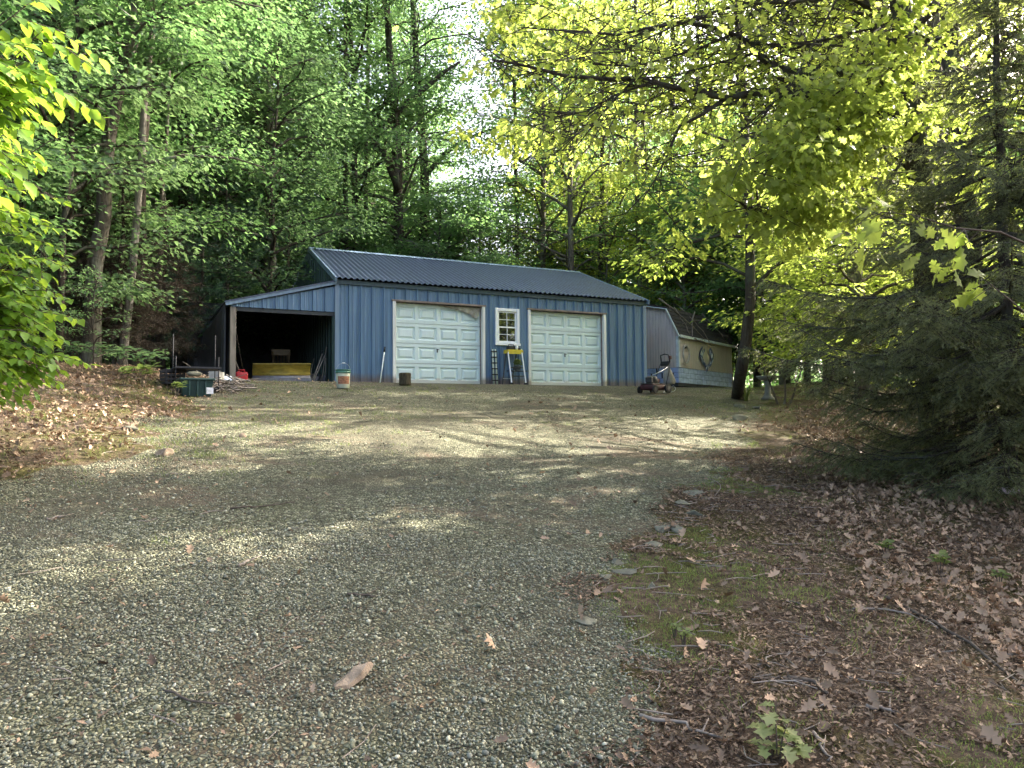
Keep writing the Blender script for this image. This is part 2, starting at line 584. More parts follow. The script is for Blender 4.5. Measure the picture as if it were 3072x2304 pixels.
def stone_shape(seed, sub=1, chops=4):
    import bmesh
    bm = bmesh.new(); bmesh.ops.create_icosphere(bm, subdivisions=sub, radius=.5)
    r = np.random.default_rng(seed)
    v = np.array([tuple(p.co) for p in bm.verts]); bm.verts.index_update()
    f = np.array([[q.index for q in fc.verts] for fc in bm.faces]); bm.free()
    for k in range(chops):                       # chop flat facets
        d = unit(r.normal(size=(1, 3)))[0]; h = r.uniform(.2, .36)
        t = v @ d - h
        v = v - np.where(t > 0, t, 0)[:, None] * d
    return v * np.array([1.0, .8, .6]) * r.uniform(.85, 1.15, 3), f


def build_gravel():
    r = np.random.default_rng(3)
    allV, allF, b = [], [], 0
    layers = [(98000, 2.2, 5.6, .0075, .0195), (34000, 5.0, 9.5, .010, .024), (12000, 9, 18.5, .014, .028), (3000, 2.2, 8, .022, .038)]
    for n, y0, y1, s0, s1 in layers:
        y = r.uniform(y0, y1, n); x = r.uniform(-.72, .72, n) * (y + .4)
        cl = gnoise(x * 1.7 + 5, y * 1.6); dr = drive_right(y) - x; trk = np.exp(-((dr - 1.15) / .28) ** 2) + np.exp(-((dr - 2.85) / .30) ** 2)      # thin where soil shows
        ok = on_drive(x + r.normal(0, .05, n), y) & (r.random(n) < np.clip(.74 + .35 * cl - .42 * trk, .10, 1))
        x, y = x[ok], y[ok]
        x = np.concatenate([x]); k = len(x)
        z = height(x, y)
        s = np.exp(r.uniform(np.log(s0), np.log(s1), k))
        Fw, Nn = rand_rot(k, 1.4, r)
        grp = r.integers(0, 5, k)
        for g in range(5):
            m = grp == g
            sv, sf = STONE[g]
            V, F = inst(sv, sf, np.stack([x[m], y[m], z[m] + s[m] * r.uniform(.05, .45, int(m.sum()))], 1), Fw[m], Nn[m], s[m])
            allV.append(V); allF.append(F + b); b += len(V)
    me = np_mesh('gravel', np.concatenate(allV), np.concatenate(allF))
    kind(link('gravel', me, M_STONES), 'stuff', 'loose grey crushed gravel on the driveway')


STONE = [stone_shape(40 + k, 1) for k in range(5)]

# ------------------------------------------------------------------ garage
GM = Matrix.Translation((TX, TY, TZ)) @ Matrix.Rotation(YAW, 4, 'Z')
GMI = GM.inverted()


def fac(px, py, dep=0.0):
    """point on the plane parallel to the garage front, dep metres behind it, in garage coordinates (u, depth, v)"""
    d = Vector(ray(px, py)); o = GMI @ Vector((0, 0, 0)); dl = (GMI.to_3x3() @ d)
    t = (dep - o.y) / dl.y
    return o + dl * t


def facw(px, py, dep=0.0):
    return GM @ fac(px, py, dep)


U1, VE, VR, HD, L0, LT = 9.536, 2.69, 4.186, 3.738, -2.583, 1.90
D1, D2, DH = (1.48, 4.138), (5.485, 8.121), 2.20
WIN = (4.452, 5.204, 1.12, 2.168)
garage = thing('garage', 'blue metal garage with two white overhead doors and an open lean-to on its flank', 'garage', (TX, TY, TZ), YAW)


def siding(u0, u1, vlo, vhi, holes, pitch=.305, start=0.0, axis='u', off=0.0):
    """ribbed sheet: a tall rib every pitch plus two small flutes; vhi may be a function of u"""
    mb = MB()
    us = set([u0, u1])
    prof = [(-.022, 0), (-.012, -.045), (.012, -.045), (.022, 0), (.085, 0), (.095, -.006), (.11, -.006), (.12, 0), (.185, 0), (.195, -.006), (.21, -.006), (.22, 0)]
    pts = []
    k0 = int(math.floor((u0 - start) / pitch)) - 1; k1 = int(math.ceil((u1 - start) / pitch)) + 1
    for k in range(k0, k1 + 1):
        for du, d in prof:
            pts.append((start + k * pitch + du, d))
    cu = np.array([p[0] for p in pts]); cd = np.array([p[1] for p in pts])
    cuts = [h for hh in holes for h in (hh[0], hh[1])]
    uu = sorted(set([round(float(c), 5) for c in cu if u0 < c < u1] + [u0, u1] + cuts))
    top = vhi if callable(vhi) else (lambda u: vhi)
    bot = vlo if callable(vlo) else (lambda u: vlo)
    for a, b in zip(uu[:-1], uu[1:]):
        if b - a < 1e-5:
            continue
        m = (a + b) / 2
        da, db = np.interp([a, b], cu, cd) + off
        segs = [(bot, top)]
        for h in holes:
            if h[0] < m < h[1]:
                ns = []
                if h[2] > bot(m) + .01:
                    ns.append((bot, lambda u, z=h[2]: z))
                if h[3] < top(m) - .01:
                    ns.append((lambda u, z=h[3]: z, top))
                segs = ns
        for lo, hi in segs:
            mb.quad((a, da, lo(a)), (b, db, lo(b)), (b, db, hi(b)), (a, da, hi(a)))
    return mb


fw = siding(0, U1, 0.02, VE - .07, [(D1[0], D1[1], -.1, DH), (D2[0], D2[1], -.1, DH), (WIN[0], WIN[1], WIN[2], WIN[3])], start=.02)
fw.build('front_wall', M_BLUE, garage)
# gable ends, rear wall
gl = MB(); gl.add([(0, .001, .02), (0, 2 * HD, .02), (0, 2 * HD, VE), (0, HD, VR - .05), (0, .001, VE - .07)], [(0, 1, 2, 3, 4)])
for k in range(24):
    d = .15 + k * .305
    if d < 2 * HD - .1:
        h = VE - .07 + (VR - VE) * (1 - abs(d - HD) / HD)
        gl.box(-.03, -.001, d - .015, d + .015, .03, h - .04)
gl.build('gable_wall', paint_mat('gable_green_paint', (.035, .07, .062), .55, None), garage)
gr = MB(); gr.add([(U1, .001, .02), (U1, 2 * HD, .02), (U1, 2 * HD, VE), (U1, HD, VR - .05), (U1, .001, VE - .07)], [(0, 4, 3, 2, 1)])
for k in range(24):
    d = .15 + k * .305
    if d < 2 * HD - .1:
        gr.box(U1 + .001, U1 + .03, d - .015, d + .015, .03, VE - .1 + (VR - VE) * (1 - abs(d - HD) / HD))
gr.build('gable_wall', M_BLUE, garage)
siding(0, U1, .02, VE, [], start=.02).build('rear_wall', M_BLUE, garage, loc=(0, 2 * HD, 0))


def corrug_slope(name, front=True):
    mb = MB(); n = int(9.62 / .019)
    uu = np.linspace(-.045, U1 + .045, n + 1)
    e_d, e_v = (-.17, VE - .055) if front else (2 * HD + .17, VE - .055)
    r_d, r_v = HD, VR
    slope = np.array([r_d - e_d, r_v - e_v]); L = np.hypot(*slope); nn = np.array([-slope[1], slope[0]]) / L
    if not front:
        nn = -nn
    V = []
    for t in np.linspace(0, 1, 6):
        us = uu + (np.where(uu < U1 / 2, 1, -1) * .10 * t) * np.abs(uu - U1 / 2) / (U1 / 2)
        off = .021 * np.sin(uu / .152 * 2 * np.pi) + .03
        V.append(np.stack([us, e_d + slope[0] * t + nn[0] * off, e_v + slope[1] * t + nn[1] * off], 1))
    V = np.concatenate(V); m = n + 1; F = []
    for r_ in range(5):
        a = np.arange(n) + r_ * m
        F.append(np.stack([a, a + 1, a + 1 + m, a + m], 1))
    me = np_mesh(name, V, np.concatenate(F)); me.polygons.foreach_set('use_smooth', [True] * len(me.polygons))
    return link(name, me, M_ROOF, garage)


roof = corrug_slope('roof', True); corrug_slope('roof', False)
rc = MB(); rc.add([(.05, HD - .16, VR - .005), (.05, HD, VR + .075), (.05, HD + .16, VR - .005), (U1 - .05, HD - .16, VR - .005), (U1 - .05, HD, VR + .075), (U1 - .05, HD + .16, VR - .005)],
                  [(0, 3, 4, 1), (1, 4, 5, 2), (0, 1, 2), (3, 5, 4)])
rc.build('ridge_cap', M_BLUETRIM, roof)
for s, u, uo in ((-1, -.06, .07), (1, U1 + .06, U1 - .07)):
    t = MB(); t.bar((u, -.20, VE - .085), (uo, HD, VR - .01), .05, .13); t.bar((uo, HD, VR - .01), (u, 2 * HD + .2, VE - .085), .05, .13)
    t.build('rake_trim', M_BLUETRIM, garage)
et = MB(); et.box(-.03, U1 + .03, -.065, -.036, VE - .165, VE - .055); et.build('eave_trim', M_DARKTRIM, garage)
for u in (0, U1):
    c = MB(); c.box(u - .05, u + .05, -.046, -.034, .02, VE - .17); c.build('corner_trim', M_BLUETRIM, garage)
# dark weatherboard at the foot of the wall
for a, b in ((0.06, D1[0] - .05), (D1[1] + .05, D2[0] - .05), (D2[1] + .05, U1 - .06)):
    MB().box(a, b, -.03, .0, -.12, .035).build('sill_board', M_HEADER, garage)


def overhead_door(D):
    u0, u1 = D
    # frame: jambs, header
    jw = .085
    for a, b in ((u0, u0 + jw), (u1 - jw, u1)):
        j = MB(); j.box(a, b, -.045, .13, 0.0, DH - .03, bev=.006); j.build('door_frame', M_FRAME, garage)
    h = MB(); h.box(u0 - .03, u1 + .03, -.05, .13, DH - .03, DH + .02, bev=.006); h.build('door_header', M_HEADER, garage)
    a0, a1 = u0 + jw + .01, u1 - jw - .01
    door = thing_part('garage_door', garage)
    mb = MB(); nsec, ncol = 4, 4
    v0, v1 = .015, DH - .035
    sh = (v1 - v0) / nsec; cw = (a1 - a0) / ncol; dd = .125
    for r_ in range(nsec):
        for c_ in range(ncol):
            x0, x1 = a0 + c_ * cw, a0 + (c_ + 1) * cw; z0, z1 = v0 + r_ * sh + .007, v0 + (r_ + 1) * sh - .007
            mx, mz0, mz1 = .045, .085, .085
            rings = [((x0, x1, z0, z1), .012 if False else 0), ((x0 + mx, x1 - mx, z0 + mz0, z1 - mz1), 0),
                     ((x0 + mx + .03, x1 - mx - .03, z0 + mz0 + .03, z1 - mz1 - .03), .034),
                     ((x0 + mx + .055, x1 - mx - .055, z0 + mz0 + .05, z1 - mz1 - .05), .034),
                     ((x0 + mx + .10, x1 - mx - .10, z0 + mz0 + .092, z1 - mz1 - .092), .004)]
            prev = None
            for (p0, p1, q0, q1), d in rings:
                cur = [(p0, dd + d, q0), (p1, dd + d, q0), (p1, dd + d, q1), (p0, dd + d, q1)]
                if prev:
                    for i in range(4):
                        j = (i + 1) % 4
                        mb.quad(prev[i], prev[j], cur[j], cur[i])
                prev = cur
            mb.quad(*prev)
        z0, z1 = v0 + r_ * sh + .004, v0 + (r_ + 1) * sh - .004
        mb.box(a0, a1, dd + .055, dd + .07, z0, z1)
    mb.build('door_panel', M_WHITE, door)
    g = MB(); g.box(a0, a1, dd + .071, dd + .08, v0, v1); g.build('door_backing', M_BLACK, door)
    s = MB(); s.box(a0, a1, dd - .012, dd + .03, -.01, .014); s.build('bottom_seal', M_RUBBER, door)
    um = (a0 + a1) / 2 - .03; hv = .93
    hd = MB(); hd.box(um - .018, um + .018, dd - .010, dd - .001, hv - .06, hv + .035, bev=.003)
    hd.bar((um - .04, dd - .03, hv + .025), (um + .04, dd - .03, hv + .01), .013, .013)
    hd.tube([(um, dd - .02, hv - .06), (um, dd - .004, hv - .06)], .012, 8)
    hd.build('handle', M_DARKMETAL, door)
    # side track edge in shade
    tr = MB(); tr.box(a1 + .001, a1 + .012, .06, .12, .0, DH - .04); tr.build('track', M_HEADER, door)
    return door


def thing_part(name, parent, loc=(0, 0, 0), rz=0):
    o = bpy.data.objects.new(name, None); COL.objects.link(o); o.parent = parent; o.location = loc; o.rotation_euler = (0, 0, rz)
    o.empty_display_size = .1
    return o


overhead_door(D1); overhead_door(D2)
# torn weather strip hanging from the left door's head
ws = MB()
pp = [(2.75, DH - .06), (3.1, DH - .10), (3.45, DH - .17), (3.72, DH - .25), (3.84, DH - .34), (3.96, DH - .33), (4.02, DH - .2), (4.04, DH - .08)]
tp = [(2.75, DH - .045), (3.1, DH - .05), (3.45, DH - .055), (3.72, DH - .06), (3.84, DH - .06), (3.96, DH - .05), (4.02, DH - .04), (4.04, DH - .04)]
nseg = 26
us = np.linspace(2.75, 4.04, nseg)
lo = np.interp(us, [p[0] for p in pp], [p[1] for p in pp]); hi = np.interp(us, [p[0] for p in tp], [p[1] for p in tp])
V = []; F = []
for i in range(nseg):
    for j in range(5):
        t = j / 4
        V.append((us[i], .055 + .035 * math.sin(i * 1.9 + j * 1.3) * t, hi[i] + (lo[i] - hi[i]) * t))
for i in range(nseg - 1):
    for j in range(4):
        a = i * 5 + j
        F.append((a, a + 5, a + 6, a + 1))
ws.add(V, F)
ws.build('torn_weatherstrip', simple('grimy_cloth', (.34, .32, .26), .9, .4, 9), garage, True)

# window
win = thing_part('window', garage)
u0, u1, v0, v1 = WIN
fr = MB(); fwid = .085
fr.box(u0, u0 + fwid, -.05, .06, v0, v1, bev=.006); fr.box(u1 - fwid, u1, -.05, .06, v0, v1, bev=.006)
fr.box(u0 + fwid + .001, u1 - fwid - .001, -.047, .06, v1 - fwid, v1 - .002, bev=.006); fr.box(u0 + fwid + .001, u1 - fwid - .001, -.047, .06, v0 + .002, v0 + fwid, bev=.006)
fr.build('frame', M_VINYL, win)
sb = MB(); sb.box(u0 - .02, u1 + .02, -.075, -.051, v0 - .005, v0 + .06, bev=.005); sb.build('sill', M_VINYL, win)
vm = (v0 + v1) / 2 - .01
for k, (lo_, hi_) in enumerate(((v0 + fwid, vm + .02), (vm - .02, v1 - fwid))):
    dy = -.005 if k else -.02
    sw = .04; a, b = u0 + fwid + .002, u1 - fwid - .002
    sx = MB()
    sx.box(a, a + sw, dy, dy + .03, lo_, hi_); sx.box(b - sw, b, dy, dy + .03, lo_, hi_)
    sx.box(a + sw, b - sw, dy + .001, dy + .03, hi_ - sw, hi_ - .001); sx.box(a + sw, b - sw, dy + .001, dy + .03, lo_ + .001, lo_ + sw)
    mu, mv = (a + b) / 2, (lo_ + hi_) / 2
    sx.box(mu - .008, mu + .008, dy + .004, dy + .02, lo_ + sw, hi_ - sw); sx.box(a + sw, mu - .009, dy + .004, dy + .02, mv - .008, mv + .008); sx.box(mu + .009, b - sw, dy + .004, dy + .02, mv - .008, mv + .008)
    sx.build('sash', M_VINYL, win)
    gp = MB(); gp.quad((a + sw - .01, dy + .022, lo_ + sw - .01), (b - sw + .01, dy + .022, lo_ + sw - .01), (b - sw + .01, dy + .022, hi_ - sw + .01), (a + sw - .01, dy + .022, hi_ - sw + .01))
    gp.build('pane', M_GLASS, win)

# lean-to (open bay on the left flank)
lean = thing_part('lean_to', garage)
top_l = lambda u: LT - .06 + (VE - .16 - LT + .0) * (u - L0) / (0 - L0)
siding(L0 + .02, -.03, 1.80, top_l, [], start=.02, pitch=.305).build('header_siding', M_BLUE, lean)
# the header's lower edge is level; siding lower edge already at 1.80
ftm = MB(); ftm.bar((L0 - .10, -.06, LT - .045), (-.02, -.06, VE - .13), .04, .10); ftm.build('fascia', M_BLUETRIM, lean)
lr = MB()
lr.add([(L0 - .12, -.10, LT - .015), (0, -.10, VE - .10), (0, 5.2, VE - .10), (L0 - .12, 5.2, LT - .015),
        (L0 - .12, -.10, LT + .01), (0, -.10, VE - .07), (0, 5.2, VE - .07), (L0 - .12, 5.2, LT + .01)],
       [(0, 1, 2, 3), (4, 7, 6, 5), (0, 4, 5, 1), (1, 5, 6, 2), (2, 6, 7, 3), (3, 7, 4, 0)])
lr.build('lean_to_roof', M_ROOF, lean)
ps = MB(); ps.box(L0 + .02, L0 + .155, .005, .14, -.1, 1.80, bev=.008); ps.build('post', M_GREYWOOD, lean)
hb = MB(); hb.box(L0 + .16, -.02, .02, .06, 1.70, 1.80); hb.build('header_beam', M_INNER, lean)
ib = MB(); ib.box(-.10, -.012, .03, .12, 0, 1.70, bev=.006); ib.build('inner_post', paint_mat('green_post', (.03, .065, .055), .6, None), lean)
# side sheet: dark tarp from the post back, its top edge sagging to the rear
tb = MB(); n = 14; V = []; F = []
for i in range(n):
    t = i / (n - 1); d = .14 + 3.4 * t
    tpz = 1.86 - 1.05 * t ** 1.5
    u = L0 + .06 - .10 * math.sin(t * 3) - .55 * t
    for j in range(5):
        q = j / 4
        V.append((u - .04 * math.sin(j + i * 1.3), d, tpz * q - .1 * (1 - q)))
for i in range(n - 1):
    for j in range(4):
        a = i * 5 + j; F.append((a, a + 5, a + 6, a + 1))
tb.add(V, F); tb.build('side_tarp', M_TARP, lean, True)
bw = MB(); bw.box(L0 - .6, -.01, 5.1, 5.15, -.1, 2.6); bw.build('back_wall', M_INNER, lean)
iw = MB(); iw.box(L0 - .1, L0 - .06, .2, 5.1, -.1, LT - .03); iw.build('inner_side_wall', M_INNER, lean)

# ------------------------------------------------------------------ trees
def trunk_mesh(mb, pts, r0, r1, n=9, flare=.35):
    k = len(pts); rad = []
    for i in range(k):
        t = i / (k - 1)
        rad.append(r0 * (1 - t) ** .8 + r1 * t ** .8 + r0 * flare * max(0, 1 - t * k * .7) ** 2)
    mb.tube(pts, rad, n)


def curve_pts(p, q, sag, n=5, wob=.0, r=rng):
    p = np.array(p, float); q = np.array(q, float)
    L = np.linalg.norm(q - p); o = []
    for i in range(n):
        t = i / (n - 1)
        v = p + (q - p) * t; v[2] += sag * 4 * t * (1 - t)
        if 0 < i < n - 1:
            v += r.normal(0, wob * L, 3)
        o.append(v)
    return o


def interp_poly(pts, t):
    pts = np.asarray(pts); x = t * (len(pts) - 1); i = min(int(x), len(pts) - 2); f = x - i
    return pts[i] * (1 - f) + pts[i + 1] * f


def leaves_from(A, D, k, spread, size, r, flat=.35, droop=.35, shape=(KITE_V, KITE_F), ntilt=.45):
    """k leaves round every anchor A with twig direction D"""
    dens = np.repeat(np.clip(r.uniform(-.05, 1.5, len(A)), 0, 1), k); sel = r.random(len(A) * k) < dens
    P = np.repeat(A, k, 0)[sel]; Dd = np.repeat(unit(D), k, 0)[sel]; n = len(P)
    off = r.normal(0, 1, (n, 3)) * np.array([spread, spread, spread * flat])
    P = P + off + Dd * r.uniform(-.4, .6, (n, 1)) * spread
    Fw = unit(off * np.array([1, 1, .3]) + Dd * spread * .7 + r.normal(0, .35 * spread, (n, 3))) + np.array([0, 0, -droop]) * r.uniform(.2, 1.6, (n, 1))
    Nn = np.stack([r.normal(0, ntilt, n), r.normal(0, ntilt, n), np.ones(n)], 1)
    S = size * r.uniform(.65, 1.25, n)
    return P, Fw, Nn, S


def skeleton(r, H, base, Rad, nl, lean=0.0, up=.45, droop=.12, top_bias=1.0, twigs=5):
    """trunk points, limb tubes, leaf anchors"""
    ax = r.uniform(0, 2 * np.pi)
    tp = [np.array([math.cos(ax) * lean * (i / 7) * H + r.normal(0, .06) * (i > 0), math.sin(ax) * lean * (i / 7) * H + r.normal(0, .06) * (i > 0), H * i / 7 - (.25 if i == 0 else 0)]) for i in range(8)]
    limbs = []; A = []; D = []
    for i in range(nl):
        u = (i + r.random()) / nl
        h = base + (H * .97 - base) * u
        p = interp_poly(tp, h / H)
        az = i * 2.399 + r.normal(0, .4)
        prof = (0.35 + .65 * math.sin(math.pi * min(1, .18 + .80 * u) ** top_bias)) if u < .99 else .3
        L = Rad * prof * r.uniform(.7, 1.15)
        el = up * (.5 + .9 * u) + r.normal(0, .12)
        q = p + L * np.array([math.cos(az) * math.cos(el), math.sin(az) * math.cos(el), math.sin(el)])
        lp = curve_pts(p, q, droop * L, 5, .03, r)
        limbs.append((lp, .018 * L + .008, .006))
        for t in np.linspace(.4, 1, 4):
            A.append(interp_poly(lp, t)); D.append(q - p)
        for j in range(twigs):
            t = r.uniform(.25, .98); s = interp_poly(lp, t)
            a2 = az + r.choice([-1, 1]) * r.uniform(.5, 1.3); e2 = r.normal(.05, .25)
            l2 = L * r.uniform(.22, .45)
            e = s + l2 * np.array([math.cos(a2) * math.cos(e2), math.sin(a2) * math.cos(e2), math.sin(e2)])
            limbs.append((curve_pts(s, e, .05 * l2, 3, .02, r), .008 * l2 + .006, .004))
            for t2 in (.45, .75, 1.0):
                A.append(s + (e - s) * t2); D.append(e - s)
    return tp, limbs, np.array(A), np.array(D)


def leaf_tree_data(seed, H, base, Rad, nl, k, size, spread, r0, lean=.0, twigs=5, up=.45, droop=.12, flat=.35):
    r = np.random.default_rng(seed)
    tp, limbs, A, D = skeleton(r, H, base, Rad, nl, lean, up, droop, twigs=twigs)
    mb = MB(); trunk_mesh(mb, tp, r0, .02)
    for lp, a, b in limbs:
        mb.tube(lp, [a + (b - a) * i / (len(lp) - 1) for i in range(len(lp))], 4, False)
    P, Fw, Nn, S = leaves_from(A, D, k, spread, size, r, flat)
    return mb, (P, Fw, Nn, S)


def mb_mesh(name, mb, smooth=True):
    me = bpy.data.meshes.new(name); me.from_pydata(mb.v, [], mb.f); me.update()
    if smooth:
        me.polygons.foreach_set('use_smooth', [True] * len(me.polygons))
    return me


def leaf_mesh(name, leaves, shape=(KITE_V, KITE_F)):
    P, Fw, Nn, S = leaves
    V, F = inst(shape[0], shape[1], P, Fw, Nn, S)
    return np_mesh(name, V, F)


# where the low sun comes through the canopy: spots on the ground (x, y, rx, ry)
LIT = [(-5.2, 8.4, 2.8, .95), (-2.4, 7.4, 1.7, .36), (-7.4, 11.8, 3.4, 2.0), (-6.0, 10.2, 2.4, .7), (-3.6, 10.4, 1.7, .40), (-3.4, 12.6, 1.6, .3),
       (.3, 10.6, 2.5, .55), (2.6, 10.2, 1.2, .32), (-1.8, 9.3, 1.3, .22), (-.6, 12.8, 1.3, .22), (3.3, 12.2, .6, .12), (2.7, 8.6, .6, .16), (4.2, 5.2, .6, .3), (2.2, 3.8, .4, .15), (4.9, 8.2, .7, .4),
       (-2.2, 15.8, .8, .16)]
BUSH_C = np.array([-4.5, 6.6, .75]); BUSH_R = 2.1
SHED_C = np.array([7.2, 27.8, 2.2])
OAK_C = np.array([3.2, 10.8, 3.6])


def lets_sun(P, r, soft=.35, own=True):
    """True for a leaf that would stand in a sun shaft reaching one of the lit places"""
    Q = P.copy()
    for it in range(3):
        t = (Q[:, 2] - height(Q[:, 0], Q[:, 1])) / SUN[2]
        Q = Q - SUN * t[:, None]
    brk = gnoise(Q[:, 0] * 1.0 + 4, Q[:, 1] * 3.0) > -.30
    gx = Q[:, 0] + .25 * np.sin(Q[:, 1] * 5 + Q[:, 0]) + .1 * np.sin(Q[:, 1] * 13); gy = Q[:, 1] + .12 * np.sin(Q[:, 0] * 2.7) + .06 * np.sin(Q[:, 0] * 8.1)
    hit = np.zeros(len(P), bool)
    for x, y, rx, ry in LIT:
        hit |= ((gx - x) / rx) ** 2 + ((gy - y) / ry) ** 2 < 1 + r.normal(0, soft, len(P))
    hit &= brk
    for C, rad in () if not own else ((BUSH_C, BUSH_R), (SHED_C, 1.9), (np.array([5.6, 15.2, 4.6]), 2.3), (np.array([8.0, 15, 4.2]), 2.3), (np.array([8, 21, 5]), 2.5), (OAK_C + np.array([0, 0, .8]), 3.4), (OAK_C + np.array([-2.4, -.4, .8]), 3.0), (np.array([2.5, 31, 8]), 3.2), (np.array([6.5, 34, 6]), 3.2), (np.array([-1, 29, 5]), 2.5), (np.array([8, 33, 4.5]), 3.0), (np.array([11.5, 31, 4.5]), 3.0), (np.array([4, 36, 12]), 4.0), (np.array([9, 38, 9]), 4.0), (np.array([1, 33, 11]), 3.5)):
        dv = P - C; al = dv @ SUN; per = np.linalg.norm(dv - al[:, None] * SUN, axis=1)
        hit |= (per < rad * (1 + r.normal(0, .12, len(P)))) & (al > rad * .9)
    return hit


PROTO = {}


def proto(kind_, i):
    key = (kind_, i)
    if key in PROTO:
        return PROTO[key]
    if kind_ == 'tall':       # forest tree, clean lower bole
        H = [19, 22, 17, 20, 23][i]
        mb, lv = leaf_tree_data(100 + i, H, H * [.16, .24, .13, .26, .20][i], [4.2, 4.6, 4.0, 3.9, 4.8][i], 42, 27, .165, .46, [.16, .2, .14, .15, .21][i], .02, 6)
    elif kind_ == 'mid':      # understorey tree, layered sprays
        H = [9.5, 8, 11, 7.5][i]
        mb, lv = leaf_tree_data(200 + i, H, H * .10, [2.8, 2.7, 3.1, 2.8][i], 30, 23, .145, .33, .075, .03, 6, .30, .10, .22)
    elif kind_ == 'sap':
        H = [3.2, 2.6, 4.0][i]
        mb, lv = leaf_tree_data(300 + i, H, H * .12, [1.3, 1.2, 1.5][i], 13, 7, .105, .17, .022, .05, 4, .35, .1, .3)
    PROTO[key] = (mb_mesh('trunk', mb), leaf_mesh('crown', lv), lv)
    return PROTO[key]


def place_tree(kind_, i, x, y, rz, sc, lm, bm_, name, label, cat, group, carve=False, sz=None):
    tm, cm, lv = proto(kind_, i)
    if carve:
        c, s_ = math.cos(rz), math.sin(rz)
        P, Fw, Nn, S = lv
        Wd = np.stack([P[:, 0] * c - P[:, 1] * s_, P[:, 0] * s_ + P[:, 1] * c, P[:, 2]], 1) * sc + np.array([x, y, gz(x, y)])
        r = np.random.default_rng(int(abs(x * 91 + y * 37) * 10) % 99991)
        keep = ~lets_sun(Wd, r)
        cm = leaf_mesh('crown', (P[keep], Fw[keep], Nn[keep], S[keep]))
    t = thing(name, label, cat, (x, y, gz(x, y)), rz, group)
    t.scale = (sc, sc, sc * (sz or 1))
    for nm, me, m in (('trunk', tm, bm_), ('crown', cm, lm)):
        key = me.name + '|' + m.name
        if not carve or nm == 'trunk':
            if key not in PROTO:
                me2 = me.copy() if len(me.materials) else me
                me2.materials.clear(); me2.materials.append(m); PROTO[key] = me2
            me = PROTO[key]
        else:
            me.materials.append(m)
        o = bpy.data.objects.new(nm, me); COL.objects.link(o); o.parent = t
    return t


rt = np.random.default_rng(77)
PLACED = []


def free(x, y, d):
    return all((x - a) ** 2 + (y - b) ** 2 > d * d for a, b in PLACED)


def in_building(x, y, pad=1.0):
    l = GMI @ Vector((x, y, 0))
    if L0 - .8 - pad < l.x < U1 + pad and -2 < l.y < 2 * HD + pad:
        return True
    return 2.6 < x < 9.4 and 24.5 < y < 31.5


# rows of forest behind the garage
def forest():
    n = 0
    for tries in range(5000):
        if n >= 84:
            break
        y = rt.uniform(26, 58) ; tx = rt.uniform(-.80, .80); x = tx * y
        if in_building(x, y, 1.4) or not free(x, y, 2.7):
            continue
        if -.128 < tx < .012:
            continue                      # the gap of sky above the ridge
        PLACED.append((x, y)); n += 1
        yel = tx > .12 and rt.random() < .55
        lm = L_YELLOW if yel else (L_GREEN if rt.random() < .75 else L_DEEP)
        place_tree('tall', int(rt.integers(0, 5)), x, y, rt.uniform(0, 6.28), rt.uniform(.85, 1.15), lm, B_GREY if rt.random() < .6 else B_DARK,
                   'forest_tree', 'tall yellow green leafy tree in the woods beyond the shed' if yel else 'tall green leafy tree in the woods behind the garage', 'tree',
                   'yellow green trees beyond the shed' if yel else 'green trees behind the garage', carve=tx > .08)
    n = 0
    for tries in range(4000):
        if n >= 84:
            break
        y = rt.uniform(24.5, 44); tx = rt.uniform(-.70, .72); x = tx * y
        if in_building(x, y, .8) or not free(x, y, 1.5):
            continue
        hole = -.13 < tx < .03
        if hole and rt.random() < .5:
            continue
        PLACED.append((x, y)); n += 1
        yel = tx > .10 and rt.random() < .6
        lm = L_YELLOW if yel else L_GREEN
        place_tree('mid', int(rt.integers(0, 4)), x, y, rt.uniform(0, 6.28), min(.8, (.27 * y - 1) / 11) if hole else rt.uniform(.85, 1.25), lm, B_GREY,
                   'understorey_tree', 'slender bright yellow green understorey tree behind the shed' if yel else 'slender green understorey tree behind the garage roof', 'tree',
                   'yellow green understorey trees' if yel else 'green understorey trees')


forest()
for tx, y, j, sc in ((-.047, 29.5, 1, .88), (-.075, 32, 0, .80), (-.02, 31, 3, 1.0), (-.055, 36, 2, .74), (.0, 34, 2, .9), (-.10, 30, 3, 1.05)):
    place_tree('mid', j, tx * y, y, rt.uniform(0, 6.28), sc, L_GREEN, B_GREY, 'understorey_tree', 'slender green understorey tree behind the garage roof', 'tree', 'green understorey trees', carve=True)

for tx, y, j, sc, yl in ((.045, 33.5, 3, 1.0, 0), (.075, 31.0, 0, .95, 1), (.125, 36.0, 2, 1.05, 1), (.17, 40, 4, 1.0, 1), (.055, 42, 1, 1.0, 0)):
    place_tree('tall', j, tx * y, y, rt.uniform(0, 6.28), sc, L_YELLOW if yl else L_GREEN, B_GREY, 'forest_tree', 'tall yellow green leafy tree in the woods beyond the shed' if yl else 'tall green leafy tree in the woods behind the garage', 'tree',
               'yellow green trees beyond the shed' if yl else 'green trees behind the garage', carve=True)

